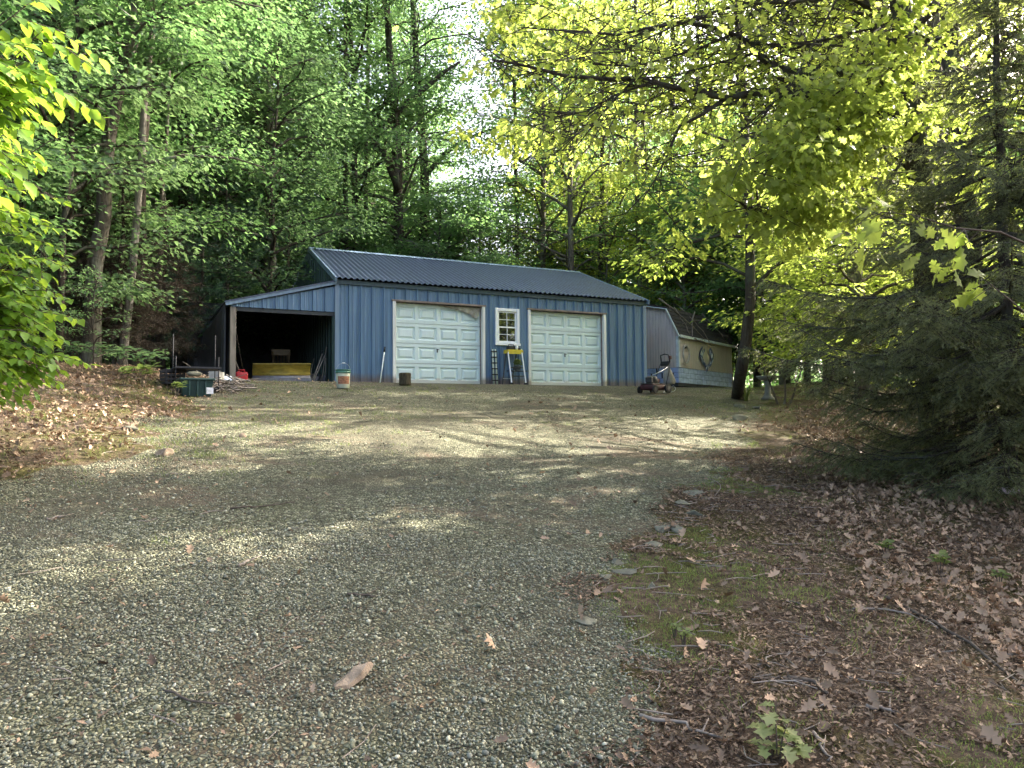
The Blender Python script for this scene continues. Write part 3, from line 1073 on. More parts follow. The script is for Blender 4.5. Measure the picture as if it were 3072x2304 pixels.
# left-hand edge of the woods
for i, (x, y, k, j, sc) in enumerate([(-13.5, 19, 'tall', 0, .9), (-16, 24, 'tall', 1, 1), (-11.5, 23.5, 'tall', 3, .95), (-14.5, 14.5, 'tall', 2, .9), (-19, 19, 'tall', 4, .95), (-10, 27, 'tall', 2, 1), (-18, 30, 'tall', 0, 1.05), (-10.8, 25.5, 'tall', 1, 1.0), (-9.0, 28, 'tall', 3, 1.0)]):
    PLACED.append((x, y))
    place_tree(k, j, x, y, rt.uniform(0, 6.28), sc, L_GREEN, B_DARK, 'forest_tree', 'tall green leafy tree at the left edge of the woods', 'tree', 'green trees left of the lean-to')
for i, (x, y, j, sc) in enumerate([(-9.2, 15.8, 0, 1.0), (-11.2, 17.5, 2, 1.05), (-12.4, 13.2, 3, 1.1), (-7.6, 24, 2, 1.0), (-14, 17, 1, 1.2), (-9.8, 12.4, 1, .85)]):
    place_tree('mid', j, x, y, rt.uniform(0, 6.28), sc, L_GREEN if i % 3 else L_DEEP, B_DARK, 'understorey_tree', 'layered green beech-like tree between the left bush and the lean-to', 'tree', 'layered trees left of the garage')
for i in range(9):
    x, y = rt.uniform(-17, -7.8), rt.uniform(14.5, 24)
    if in_building(x, y, .5):
        continue
    place_tree('sap', i % 3, x, y, rt.uniform(0, 6.28), rt.uniform(.5, 1.1), L_DEEP if i % 2 else L_GREEN, B_DARK, 'sapling', 'small shaded leafy sapling under the trees left of the lean-to', 'sapling', 'saplings under the left trees')
for i in range(60):
    x, y = rt.uniform(4, 25), rt.uniform(16, 38)
    if in_building(x, y, 1.0) or x < drive_right(min(y, 25)) + 1:
        continue
    place_tree('sap', i % 3, x, y, rt.uniform(0, 6.28), rt.uniform(.7, 1.3), L_YELLOW if i % 3 else L_GREEN, B_GREY, 'sapling', 'small yellow green sapling among the trees right of the shed', 'sapling', 'saplings right of the shed', carve=True)

# right-hand woods: unseen green trees added to screen the sun, shafts cut in crowns
for i, (x, y, k, j, sc, lm) in enumerate([
        (10.5, 19, 'tall', 0, .9, L_YELLOW), (13, 23, 'tall', 1, .95, L_YELLOW), (9.5, 14.2, 'mid', 2, 1.15, L_YELLOW), (14.5, 17, 'tall', 2, 1, L_YELLOW),
        (12, 11.5, 'tall', 4, .9, L_YELLOW), (17, 13, 'tall', 0, 1, L_GREEN), (10.5, 6.5, 'tall', 2, .95, L_GREEN), (14.5, 7, 'tall', 3, 1, L_GREEN), (19, 8, 'tall', 1, 1, L_GREEN),
        (22, 15, 'tall', 2, 1.1, L_GREEN), (8.8, 9.6, 'mid', 0, 1.1, L_YELLOW), (12.5, 15, 'mid', 3, 1.2, L_YELLOW),
        (8.8, 21.5, 'mid', 0, .95, L_YELLOW), (11.5, 26.5, 'mid', 1, 1.2, L_YELLOW), (7.6, 17.2, 'mid', 3, .9, L_YELLOW)]):
    yel = lm is L_YELLOW
    place_tree(k, j, x, y, rt.uniform(0, 6.28), sc, lm, B_GREY, 'forest_tree', ('tall' if k == 'tall' else 'low') + (' backlit yellow green tree behind the spruce' if yel else ' green tree added out of view to shade the drive'), 'tree',
               ('tall' if k == 'tall' else 'low') + (' backlit trees behind the spruce' if yel else ' added trees that shade the drive'), carve=True)
# unseen trees added left of and behind the viewer to reflect in the window
for i, (x, y, j, sc) in enumerate([(-13, 4, 0, .9), (-15, -4, 3, .95), (-3, -17, 4, 1)]):
    place_tree('tall', j, x, y, rt.uniform(0, 6.28), sc, L_GREEN, B_GREY, 'forest_tree', 'tall leafy tree added out of view for the window reflection', 'tree', 'trees added out of view for the window reflection', carve=x > 2)


# ---- individually placed trunks --------------------------------------------------
def crowned_tree(name, label, cat, pts, r0, r1, bm_, lm, crown=None, seed=1, shape=(KITE_V, KITE_F), size=.15, k=22, spread=.36, nl=16, Rad=3.0, base=.5, carve=False, up=.3, group=None, extra=None):
    """tree whose trunk follows world points"""
    r = np.random.default_rng(seed)
    p0 = np.array(pts[0]); root = np.array([p0[0], p0[1], gz(p0[0], p0[1])])
    t = thing(name, label, cat, root, 0, group)
    P = [np.array(p) - root for p in pts]; P[0] = P[0] * np.array([1, 1, 0]) + np.array([0, 0, -.25])
    fine = [interp_poly(P, q) for q in np.linspace(0, 1, 14)]
    for q in fine[1:-1]:
        q += r.normal(0, .25 * r1 + .012, 3) * np.array([1, 1, 0])
    mb = MB(); trunk_mesh(mb, fine, r0, r1, 12)
    A = []; D = []
    for i in range(nl):
        u = base + (1 - base) * (i + r.random()) / nl
        p = interp_poly(fine, min(u, .995)); az = i * 2.399 + r.normal(0, .4); el = up + r.normal(0, .15)
        L = Rad * r.uniform(.55, 1.1)
        q = p + L * np.array([math.cos(az) * math.cos(el), math.sin(az) * math.cos(el), math.sin(el)])
        lp = curve_pts(p, q, .1 * L, 5, .03, r)
        mb.tube(lp, [.012 * L + .012 - .0025 * j * L for j in range(5)], 5, False)
        for tt in (.5, .7, .85, 1):
            A.append(interp_poly(lp, tt)); D.append(q - p)
        for j in range(5):
            s = interp_poly(lp, r.uniform(.3, .95)); a2 = az + r.choice([-1, 1]) * r.uniform(.5, 1.2); l2 = L * r.uniform(.2, .42)
            e = s + l2 * np.array([math.cos(a2), math.sin(a2), r.normal(0, .25)])
            mb.tube([s, e], [.012, .004], 3, False)
            for tt in (.5, .8, 1.0):
                A.append(s + (e - s) * tt); D.append(e - s)
    if extra:
        extra(mb, root)
    mb.build('trunk', bm_, t, True)
    if nl:
        lv = leaves_from(np.array(A), np.array(D), k, spread, size, r, .3)
        if carve:
            kp = ~lets_sun(lv[0] + root, r); lv = tuple(a[kp] for a in lv)
        me = leaf_mesh('crown', lv, shape); link('crown', me, lm, t)
    return t


def px_line(lst, dist):
    return [at(x, y, dist if not isinstance(dist, (list, tuple)) else dist[i]) for i, (x, y) in enumerate(lst)]


crowned_tree('leaning_tree', 'big grey trunk leaning to the right at the left edge of the woods', 'tree', px_line([(89, 372), (94, 310), (101, 200), (114, 106), (136, -5), (160, -130), (178, -230)], 17), .19, .05, B_GREY, L_GREEN, seed=3, Rad=3.4, nl=22, base=.36, size=.15)
crowned_tree('birch_tree', 'slim pale trunk crossing in front of a darker trunk', 'tree', px_line([(121, 366), (133, 270), (139, 180), (146, 90), (156, 0), (160, -60)], 17.6), .095, .03, B_PALE, L_GREEN, seed=4, Rad=2.0, nl=14, base=.62)
crowned_tree('pine_tree', 'straight dark trunk just right of the slim pale one', 'tree', px_line([(134, 366), (137, 290), (141, 220), (146, 100), (150, -20), (153, -140)], 18.2), .15, .05, B_DARK, L_DEEP, seed=5, Rad=2.6, nl=16, base=.55)
crowned_tree('young_tree', 'thin grey trunk between the dark pine and the lean-to', 'tree', px_line([(157, 370), (159, 310), (160, 240), (165, 160), (170, 60)], 20.5), .085, .03, B_GREY, L_GREEN, seed=6, Rad=2.2, nl=14, base=.4)
crowned_tree('thin_tree', 'thin dark trunk left of the big leaning one', 'tree', px_line([(74, 374), (72, 300), (66, 180), (60, 40), (56, -60)], 19), .09, .03, B_DARK, L_GREEN, seed=16, Rad=2.4, nl=16, base=.35)
crowned_tree('slim_tree', 'slim grey trunk with a sunlit edge rising behind the lean-to roof', 'tree', px_line([(273, 380), (272, 280), (271, 134), (270, 40), (268, -60), (266, -160)], 27), .16, .05, B_PALE, L_GREEN, seed=7, Rad=3.2, nl=20, base=.42)
D5 = 33
crowned_tree('forked_tree', 'dark trunk with a long limb reaching right across the gap of sky', 'tree', px_line([(426, 385), (424, 260), (424, 165), (418, 90), (414, 20), (410, -60)], D5), .24, .06, B_DARK, L_GREEN, seed=8, Rad=3.4, nl=14, base=.62,
             extra=lambda mb, root: (mb.tube([q - root for q in px_line([(424, 178), (432, 168), (446, 153), (462, 141), (480, 133), (505, 125)], D5)], [.13, .12, .10, .08, .06, .03], 7)))
crowned_tree('crooked_tree', 'dark tree whose heavy limb climbs right above the garage ridge', 'tree', px_line([(401, 385), (399, 250), (398, 152), (390, 60), (385, -30), (380, -120)], 31), .22, .06, B_DARK, L_DEEP, seed=9, Rad=3.6, nl=16, base=.58,
             extra=lambda mb, root: (mb.tube([q - root for q in px_line([(370, 142), (384, 128), (398, 112), (412, 99), (428, 86), (444, 72), (460, 62)], 30.5)], [.15, .14, .13, .12, .10, .08, .05], 7),
                                     mb.tube([q - root for q in px_line([(399, 190), (385, 155), (371, 143)], 30.7)], [.17, .16, .15], 7)))
crowned_tree('bent_tree', 'grey curving trunk standing in front of the shed corner', 'tree', [gnd(737, 396)] + px_line([(741, 370), (748, 325), (752, 290), (750, 200), (742, 90), (736, 0), (732, -80)], 17.0), .135, .05, B_DARK, L_YELLOW, seed=10, Rad=3.0, nl=24, base=.40, carve=True, size=.15, k=20)
crowned_tree('leaning_snag', 'grey leaning trunk behind the oak limbs', 'tree', px_line([(870, 380), (850, 230), (826, 100), (800, 40), (780, -10), (765, -60)], 19), .19, .07, B_PALE, L_YELLOW, seed=12, Rad=3.0, nl=16, base=.5, carve=True)
for i, (px, d, rr, ln) in enumerate([(346, 30, .12, 0), (362, 35, .12, 3),  (520, 34, .10, -3), (560, 37, .15, 2), (598, 34, .12, 3), (640, 33, .12, -2), (672, 36, .17, 0), (690, 34, .12, 4), (716, 37, .14, -3), (757, 33, .13, 2), (300, 31, .09, 2), (243, 30, .09, -2), (205, 27, .10, 1), (189, 25, .08, 2), (40, 24, .10, -2), (20, 22, .12, 2), (545, 40, .16, -4)]):
    top = 40
    crowned_tree('forest_tree', 'straight bare-stemmed tree standing behind the buildings', 'tree', px_line([(px, 390), (px + ln, 250), (px + 2 * ln, top), (px + 3 * ln, top - 160)], d), rr, .04, B_GREY if i % 2 else B_DARK, L_YELLOW if px > 560 and i % 3 else L_GREEN,
                 seed=50 + i, Rad=2.8, nl=14, base=.62, group='bare-stemmed trees behind the buildings')


# distant leafy backdrop of the wood: a deep band of loose foliage
def distant_woods():
    r = np.random.default_rng(91); n = 42000
    th = r.uniform(-.85, .85, n); d = r.uniform(58, 78, n); x = th * d
    top = 7 + 2.5 * np.sin(x * .21) + 1.6 * np.sin(x * .57 + 1) + r.normal(0, 1.2, n)
    top = np.where(th > .1, top * 1.25, top)
    z = height(x, d) + r.random(n) ** .9 * np.maximum(top, 2)
    V, F = inst(KITE_V, KITE_F, np.stack([x, d, z], 1), r.normal(0, 1, (n, 3)), np.stack([r.normal(0, .5, n), r.normal(-.6, .4, n), np.ones(n)], 1), r.uniform(.35, .7, n))
    kind(link('distant_woods', np_mesh('distant_woods', V, F), L_GREEN), 'stuff', 'far leafy mass of the woods beyond the nearer trunks')


distant_woods()


# ---- white pine behind the lean-to: soft tufts of needles
def needle_tufts(A, D, k, L, wdt, r):
    n = len(A) * k
    P = np.repeat(A, k, 0); Dd = unit(np.repeat(D, k, 0) * .8 + r.normal(0, .55, (n, 3)))
    Nn = unit(r.normal(0, 1, (n, 3)))
    S = np.stack([np.full(n, wdt), L * r.uniform(.7, 1.2, n), np.ones(n)], 1)
    return inst(np.array([[-.5, 0, 0], [.5, 0, 0], [0, 1, 0]]), np.array([[0, 1, 2]]), P, Dd, Nn, S)


def white_pine(x, y, H, seed, label):
    r = np.random.default_rng(seed)
    t = thing('white_pine', label, 'tree', (x, y, gz(x, y)), 0)
    mb = MB(); tp = [np.array([r.normal(0, .03), r.normal(0, .03), H * i / 6 - .2]) for i in range(7)]
    trunk_mesh(mb, tp, .012 * H, .02); A = []; D = []
    z = .8
    while z < H - .4:
        nb = int(r.integers(4, 7)); u = z / H
        for b in range(nb):
            az = r.uniform(0, 6.28); L = 2.5 * (1 - u) ** .7 * r.uniform(.6, 1.1) + .3
            p = np.array([0, 0, z + r.normal(0, .06)]); q = p + np.array([math.cos(az) * L, math.sin(az) * L, L * r.uniform(-.05, .3)])
            lp = curve_pts(p, q, -.06 * L, 4, .02, r); mb.tube(lp, [.02, .015, .01, .005], 4, False)
            m = int(L * 13)
            for j in range(m):
                tt = r.uniform(.25, 1); c = interp_poly(lp, tt); a2 = az + r.choice([-1, 1]) * r.uniform(.3, 1.2); l2 = .5 * L * (1.15 - tt) * r.random() + .1
                c = c + np.array([math.cos(a2) * l2, math.sin(a2) * l2, r.normal(.03, .07)])
                A.append(c); D.append(np.array([math.cos(a2), math.sin(a2), .5]))
        z += r.uniform(.35, .5)
    mb.build('trunk', B_DARK, t, True)
    V, F = needle_tufts(np.array(A), np.array(D), 26, .15, .011, r)
    link('crown', np_mesh('crown', V, F), L_PINE, t)


q = at(287, 380, 26.5); white_pine(q[0], q[1], 8.0, 5, 'soft blue-green pine just behind the lean-to roof')
q = at(225, 380, 24.0); white_pine(q[0], q[1], 7.0, 6, 'soft blue-green pine left of the lean-to')
q = at(200, 380, 22.0); white_pine(q[0], q[1], 5.0, 8, 'short shaded pine beside the thin trunks left of the lean-to')


# ---- spruce ---------------------------------------------------------------------
def spruce(x, y, H, Rb, seed, label, mat, z0=.15, zmax=None, name='spruce_tree', az_rng=None, ndl=(.028, .0075), dens=125, prof=None):
    r = np.random.default_rng(seed)
    base = np.array([x, y, gz(x, y)])
    t = thing(name, label, 'tree', base, 0)
    mb = MB(); tp = [np.array([r.normal(0, .02), r.normal(0, .02), H * i / 8 - .2]) for i in range(9)]
    trunk_mesh(mb, tp, .03 + .007 * H, .015, 10)
    S0 = []; S1 = []
    z = z0
    while z < (zmax or H - .3):
        u = z / H
        nb = int(r.integers(5, 8) if z < 2.6 and not az_rng else r.integers(4, 6))
        for b in range(nb):
            az = r.uniform(*(az_rng or (0, 6.28)))
            L = (prof(z) if prof else Rb * (1 - u)) * r.uniform(.72, 1.12)
            if L < .15:
                continue
            p = np.array([0, 0, z])
            # branch sweeps out, sags, lifts at the tip
            sag = -.20 * L * (1 - u) * r.uniform(.5, 1.6)
            pts = []
            a1 = az + r.normal(0, .1)
            for i in range(7):
                q_ = i / 6
                pts.append(p + np.array([math.cos(a1) * L * q_, math.sin(a1) * L * q_, sag * math.sin(q_ * 2.4) * 1.2 + .05 * L * q_ ** 3 + r.normal(0, .012)]))
            mb.tube(pts, [.017 * (L / 2.5) + .004 - (.016 * L / 2.5) * (i / 6) for i in range(7)], 5, False)
            bare = .24 if z < H * .6 else .1
            n2 = int(L * 26)
            for j in range(n2):
                tt = r.uniform(bare * .6, 1) ; s = interp_poly(pts, tt)
                a2 = a1 + r.choice([-1, 1]) * r.uniform(.5, 1.15)
                l2 = (.16 + .42 * L * (1.05 - tt) * r.uniform(.3, 1)) * .8
                hang = r.uniform(.1, .75)
                e = s + l2 * np.array([math.cos(a2), math.sin(a2), -hang])
                mid = (s + e) / 2 + np.array([0, 0, .08 * l2])
                mb.tube([s, mid, e], [.005, .004, .002], 3, False)
                if tt < bare and r.random() < .75:
                    continue
                S0 += [s, mid]; S1 += [mid, e]
                for k in range(int(l2 * 15)):
                    f = r.random(); c = s + (e - s) * f; a3 = a2 + r.choice([-1, 1]) * r.uniform(.4, 1)
                    l3 = r.uniform(.06, .17)
                    S0.append(c); S1.append(c + l3 * np.array([math.cos(a3), math.sin(a3), -r.uniform(.1, .9)]))
            S0 += pts[3:-1]; S1 += pts[4:]
        z += r.uniform(.12, .2)
    mb.build('trunk', B_DARK, t, True)
    S0 = np.array(S0); S1 = np.array(S1); ln = np.linalg.norm(S1 - S0, axis=1)
    cnt = np.maximum((ln * dens * r.uniform(.8, 1.2, len(ln))).astype(int), 3)
    P0 = np.repeat(S0, cnt, 0); P1 = np.repeat(S1, cnt, 0)
    f = r.random((len(P0), 1)); P = P0 + (P1 - P0) * f
    ax = unit(P1 - P0); rad = r.normal(0, 1, ax.shape); rad = unit(rad - (rad * ax).sum(1, keepdims=True) * ax)
    d = unit(rad + ax * .75)
    Sx = np.stack([np.full(len(P), ndl[1]), ndl[0] * r.uniform(.7, 1.2, len(P)), np.ones(len(P))], 1)
    V, F = inst(np.array([[-.5, 0, 0], [.5, 0, 0], [.12, 1, 0]]), np.array([[0, 1, 2]]), P, d, r.normal(0, 1, P.shape), Sx)
    link('crown', np_mesh('crown', V, F), mat, t)
    return t


spruce(5.3, 8.3, 6.2, 3.1, 21, 'dark drooping spruce on the right whose lowest boughs reach the leaf litter', L_SPRUCE,
       prof=lambda z: np.interp(z, [0, .8, 1.5, 2.1, 2.6, 3.3, 4.2, 6.2], [2.0, 2.0, 2.2, 2.85, 2.35, 1.45, .85, .1]))
spruce(8.1, 8.6, 5.2, 2.5, 22, 'second dark spruce at the right edge behind the first', L_SPRUCE, dens=80)
spruce(3.95, 2.95, 8, 1.5, 23, 'near spruce at the upper right corner with bright green hanging tips', L_SPRIG, z0=3.12, zmax=3.5, az_rng=(2.35, 3.3), ndl=(.019, .0030), dens=200,
       prof=lambda z: np.interp(z, [2.7, 3.2, 4], [1.5, 1.65, 1.4]))


L_DEADN = leaf_mat('brown_needle', (.040, .028, .018), (.11, .078, .05), (.03, .02, .01), (.08, .05, .03), .2)
for i, (px, d, H, lab) in enumerate([(120, 17.9, 5.5, 'half dead brown conifer between the slim pale trunk and the big leaning one'), (163, 20.3, 5.0, 'half dead brown conifer with bare twigs nearest the lean-to'), (82, 17.4, 4.6, 'half dead brown conifer at the left of the big leaning trunk')]):
    q = at(px, 380, d); spruce(q[0], q[1], H, 1.7, 140 + i, lab, L_DEADN, z0=.8, name='dead_conifer', dens=22, ndl=(.05, .007))

# ---- oak with reaching limbs -----------------------------------------------------
def oak():
    r = np.random.default_rng(31)
    DO = 10.8

    def z3(lst, d):      # points read off the photograph's upper right quarter
        n = len(lst)
        return [at((2000 + a / 2.063) / 3, b / 2.063 / 3, d[0] + (d[1] - d[0]) * i / (n - 1)) for i, (a, b) in enumerate(lst)]
    trunk = [at(938, 470, DO), at(933, 330, DO), at(928, 267, DO), at(922, 200, DO), at(914, 130, DO), at(905, 60, DO), at(900, 0, DO), at(893, -90, DO), at(888, -200, DO)]
    b0 = trunk[0]; root = np.array([b0[0], b0[1], gz(b0[0], b0[1])])
    t = thing('oak_tree', 'oak on the right with long crooked limbs of lobed yellow-green leaves', 'tree', root)
    mb = MB(); T = [p - root for p in trunk]; T[0][2] = -.25
    T = [interp_poly(T, q) + r.normal(0, .012, 3) for q in np.linspace(0, 1, 18)]
    trunk_mesh(mb, T, .19, .09, 14)
    limbs = [
        (z3([(1450, 650), (1250, 610), (1100, 592), (850, 590), (700, 572), (600, 566), (450, 590), (370, 607), (200, 573), (0, 530), (-190, 482), (-330, 492), (-630, 470), (-780, 430), (-930, 395), (-1080, 370)], (DO, 9.0)), .085, .012),
        (z3([(370, 607), (200, 720), (80, 780), (10, 950), (-60, 1090), (-150, 1240)], (10.0, 9.6)), .030, .006),
        (z3([(1330, 520), (1250, 488), (1000, 428), (820, 455), (700, 420), (590, 365), (500, 262), (400, 210), (300, 172), (120, 140), (0, 150), (-300, 215), (-620, 190), (-900, 170)], (DO, 9.6)), .075, .010),
        (z3([(500, 262), (600, 275), (700, 278), (850, 262), (1000, 240), (1120, 258)], (10.2, 10.9)), .028, .010),
        (z3([(380, 225), (200, 300), (0, 360), (-200, 410), (-480, 400)], (10.1, 9.5)), .022, .006),
        (z3([(1395, 330), (1330, 240), (1260, 120), (1220, 0), (1180, -120)], (DO, 10.5)), .065, .04),
        (z3([(260, 100), (0, 150), (-250, 240), (-420, 330), (-620, 380)], (10.0, 9.3)), .02, .005),
        (z3([(940, 0), (600, 20), (400, 40), (200, 110), (0, 180), (-300, 330)], (10.2, 9.2)), .028, .006),
        (z3([(1480, 700), (1300, 705), (1100, 780), (900, 860), (700, 950), (520, 1060)], (DO, 9.3)), .028, .006),
        (z3([(1500, 900), (1360, 1170), (1200, 1240), (950, 1290), (650, 1340), (420, 1240)], (DO, 9.6)), .024, .006),
        (z3([(1560, 640), (1640, 560), (1640, 450), (1560, 380), (1500, 320)], (DO, 10.2)), .03, .012),
        (z3([(1500, 200), (1700, 40), (1900, -120)], (DO, 11.5)), .05, .02),
        (z3([(1450, 150), (1100, -40), (700, -160), (300, -200), (-200, -150)], (DO, 9.0)), .05, .012),
        (z3([(-190, 482), (-330, 620), (-440, 760), (-560, 830), (-700, 960)], (9.5, 9.1)), .018, .005),
        (z3([(-60, 500), (-300, 580), (-500, 690), (-740, 730)], (9.6, 9.2)), .018, .005),
    ]
    for j in range(36):
        tp_ = T[int(r.integers(7, 16))] + root; px_, py_ = r.uniform(490, 880), r.uniform(-40, 170)
        e = at(px_, py_, r.uniform(9.2, 12.8)); m1 = (tp_ * .6 + e * .4) + np.array([0, 0, .25]); m2 = tp_ * .25 + e * .75 + r.normal(0, .15, 3)
        limbs.append(([tp_, m1, m2, e], .020, .005))
    A = []; D = []
    for pts, a, b in limbs:
        P = [p - root for p in pts]
        n = len(P); mb.tube(P, [a + (b - a) * (i / (n - 1)) ** .7 for i in range(n)], 8)
        Lt = sum(np.linalg.norm(P[i + 1] - P[i]) for i in range(n - 1))
        for j in range(int(Lt / (.075 if a > .021 or a < .0199 else .14))):
            tt = r.uniform(.18 if a > .04 else .05, 1.0)
            s = interp_poly(P, tt); az = r.uniform(0, 6.28); l = r.uniform(.3, 1.05)
            e = s + l * np.array([math.cos(az), math.sin(az), r.normal(-.12, .38)])
            mid = (s + e) / 2 + r.normal(0, .06 * l, 3)
            mb.tube([s, mid, e], [.008, .006, .003], 4, False)
            for f in (.55, .8, 1.0):
                c = s + (e - s) * f
                A.append(c); D.append(e - s)
                if r.random() < .5:
                    a3 = az + r.normal(0, 1); e3 = c + r.uniform(.12, .3) * np.array([math.cos(a3), math.sin(a3), r.normal(-.1, .3)])
                    mb.tube([c, e3], [.004, .002], 3, False); A.append(e3); D.append(e3 - c)
    mb.build('trunk', B_DARK, t, True)
    A = np.array(A); D = np.array(D)
    lv = leaves_from(A, D, 13, .11, .125, r, .6, .75, ntilt=.6)
    Wp = lv[0] + root; dv = Wp - BUSH_C; al = dv @ SUN; per = np.linalg.norm(dv - al[:, None] * SUN, axis=1)
    kp = (np.hypot(lv[0][:, 0] - np.interp(lv[0][:, 2], [p[2] for p in T], [p[0] for p in T]), lv[0][:, 1] - np.interp(lv[0][:, 2], [p[2] for p in T], [p[1] for p in T])) > .62) & ~(((per < BUSH_R) & (r.random(len(Wp)) < .93)) | (lets_sun(Wp, r, own=False) & (r.random(len(Wp)) < .9))); lv = tuple(a[kp] for a in lv)
    link('crown', leaf_mesh('crown', lv, (OAK_V, OAK_F)), L_OAK, t)
    # near spray of the same oak hanging closer to the viewer belongs to the tree
    return t


oak()
crowned_tree('grey_tree', 'dark straight trunk seen through the spruce boughs right of the oak', 'tree', px_line([(974, 440), (970, 290), (960, 180), (952, 60), (946, -60)], 13.0), .2, .1, B_DARK, L_YELLOW, seed=33, Rad=3.0, nl=14, base=.62, carve=True)


# a near spray of oak leaves in front of the trunk
def near_spray():
    r = np.random.default_rng(41)
    o = [(np.array(at(1040, 250, 5.2))), at(1000, 232, 5.1), at(955, 228, 5.0), at(915, 215, 5.0), at(880, 212, 5.0)]
    o2 = [at(1045, 330, 5.3), at(1010, 300, 5.2), at(985, 280, 5.1)]
    root = np.array([3.9, 5.6, gz(3.9, 5.6)])
    t = thing('oak_sapling', 'young oak just out of view whose leafy twig hangs before the big trunk', 'sapling', root)
    mb = MB(); mb.tube([(0, 0, -.1), (.05, 0, 1.2), np.array(at(1060, 250, 5.3)) - root], [.03, .025, .014], 6)
    mb.tube([np.array(at(1060, 252, 5.3)) - root] + [p - root for p in o], [.012, .01, .008, .006, .004, .003], 5)
    mb.tube([(.05, 0, 1.5)] + [p - root for p in o2], [.012, .008, .006, .003], 5)
    A = []; D = []
    for L in (o, o2):
        for j in range(9 if L is o else 4):
            s = interp_poly([p - root for p in L], r.uniform(.15, 1)); e = s + r.uniform(.05, .22) * np.array([r.normal(-.4, .8), r.normal(0, .8), r.normal(-.3, .5)])
            mb.tube([s, e], [.004, .002], 3, False); A.append(e); D.append(e - s)
    mb.build('trunk', B_TWIG, t, True)
    lv = leaves_from(np.array(A), np.array(D), 5, .05, .15, r, .7, .8, ntilt=.5)
    link('crown', leaf_mesh('crown', lv, (OAK_V, OAK_F)), L_OAK, t)


near_spray()


# ---- bright broad-leaved bush at the left edge ------------------------------------
def left_bush(root, tips, seed, label, mat, size=.105, twig_step=.075):
    r = np.random.default_rng(seed)
    root = np.array(root); t = thing('cherry_bush', label, 'bush', root)
    mb = MB(); A = []; Dv = []; Nv = []; S = []
    for tip in tips:
        e = np.array(tip) - root; s = np.array([r.normal(0, .1), r.normal(0, .1), 0])
        pts = []
        for i in range(9):
            q_ = i / 8
            p = s + (e - s) * np.array([q_ ** 1.25, q_ ** 1.25, min(1, q_ ** .62)]); p = p + np.array([0, 0, .22 * math.sin(q_ * 3.0) * np.linalg.norm(e)* .35])
            pts.append(p + r.normal(0, .02, 3))
        mb.tube(pts, [.016 - .0016 * i for i in range(9)], 5, False)
        for j in range(12):
            b = interp_poly(pts, r.uniform(.35, 1)); az = math.atan2(e[1], e[0]) + r.normal(0, .7); l = r.uniform(.25, .6)
            d = np.array([math.cos(az), math.sin(az), r.uniform(-.45, .15)])
            tw = [b, b + d * l * .5 + np.array([0, 0, .03]), b + d * l + np.array([0, 0, -.09 * l])]
            mb.tube(tw, [.005, .004, .002], 4, False)
            m = int(l / twig_step * 1.5) + 2
            side = np.array([-math.sin(az), math.cos(az), 0])
            for k in range(m):
                q_ = (k + .6) / m; c = interp_poly(tw, min(q_, 1)); sg = 1 if k % 2 else -1
                A.append(c); Dv.append(d * .55 + side * sg * .8 + np.array([0, 0, -.45 + r.normal(0, .25)])); Nv.append(np.array([r.normal(0, .3), r.normal(0, .3) - .25, 1])); S.append(size * r.uniform(.7, 1.25))
    mb.build('stem', B_TWIG, t, True)
    V, F = inst(OVAL_V, OVAL_F, np.array(A), np.array(Dv), np.array(Nv), np.array(S))
    link('foliage', np_mesh('foliage', V, F), mat, t)


bt = []
for px, py, d in [(q0 - 58 if q0 > 30 else q0 - 30, 400 - (400 - q1) * 1.0 - (36 if q1 > 330 else 2), q2) for q0, q1, q2 in [(92, 262, 6.6), (80, 235, 6.5), (62, 190, 6.6), (45, 150, 6.4), (20, 125, 6.5), (72, 300, 6.6), (92, 350, 6.7), (78, 372, 6.6), (60, 385, 6.5), (95, 392, 6.8), (40, 395, 6.4), (20, 330, 6.2), (50, 320, 6.4), (10, 260, 6.3), (45, 250, 6.5), (70, 270, 6.5), (30, 215, 6.4), (66, 335, 6.4), (-20, 170, 6.5), (-30, 300, 6.4), (-10, 400, 6.2), (20, 398, 6.3)]]:
    bt.append(at(px, py, d))
rx, ry = -5.1, 6.3
left_bush((rx, ry, gz(rx, ry)), bt, 51, 'bright sunlit bush of broad pointed leaves at the left edge', L_BUSH)
bt = [at(px, py, d) for px, py, d in [(30, 10, 5.2), (48, 40, 5.3), (20, 60, 5.2), (36, 80, 5.3), (10, 100, 5.2), (5, 20, 5.1), (-20, 60, 5.2)]]
left_bush((-4.6, 4.9, gz(-4.6, 4.9)), bt, 52, 'tall shrub hanging into the upper left corner close to the viewer', L_BUSH, size=.13)

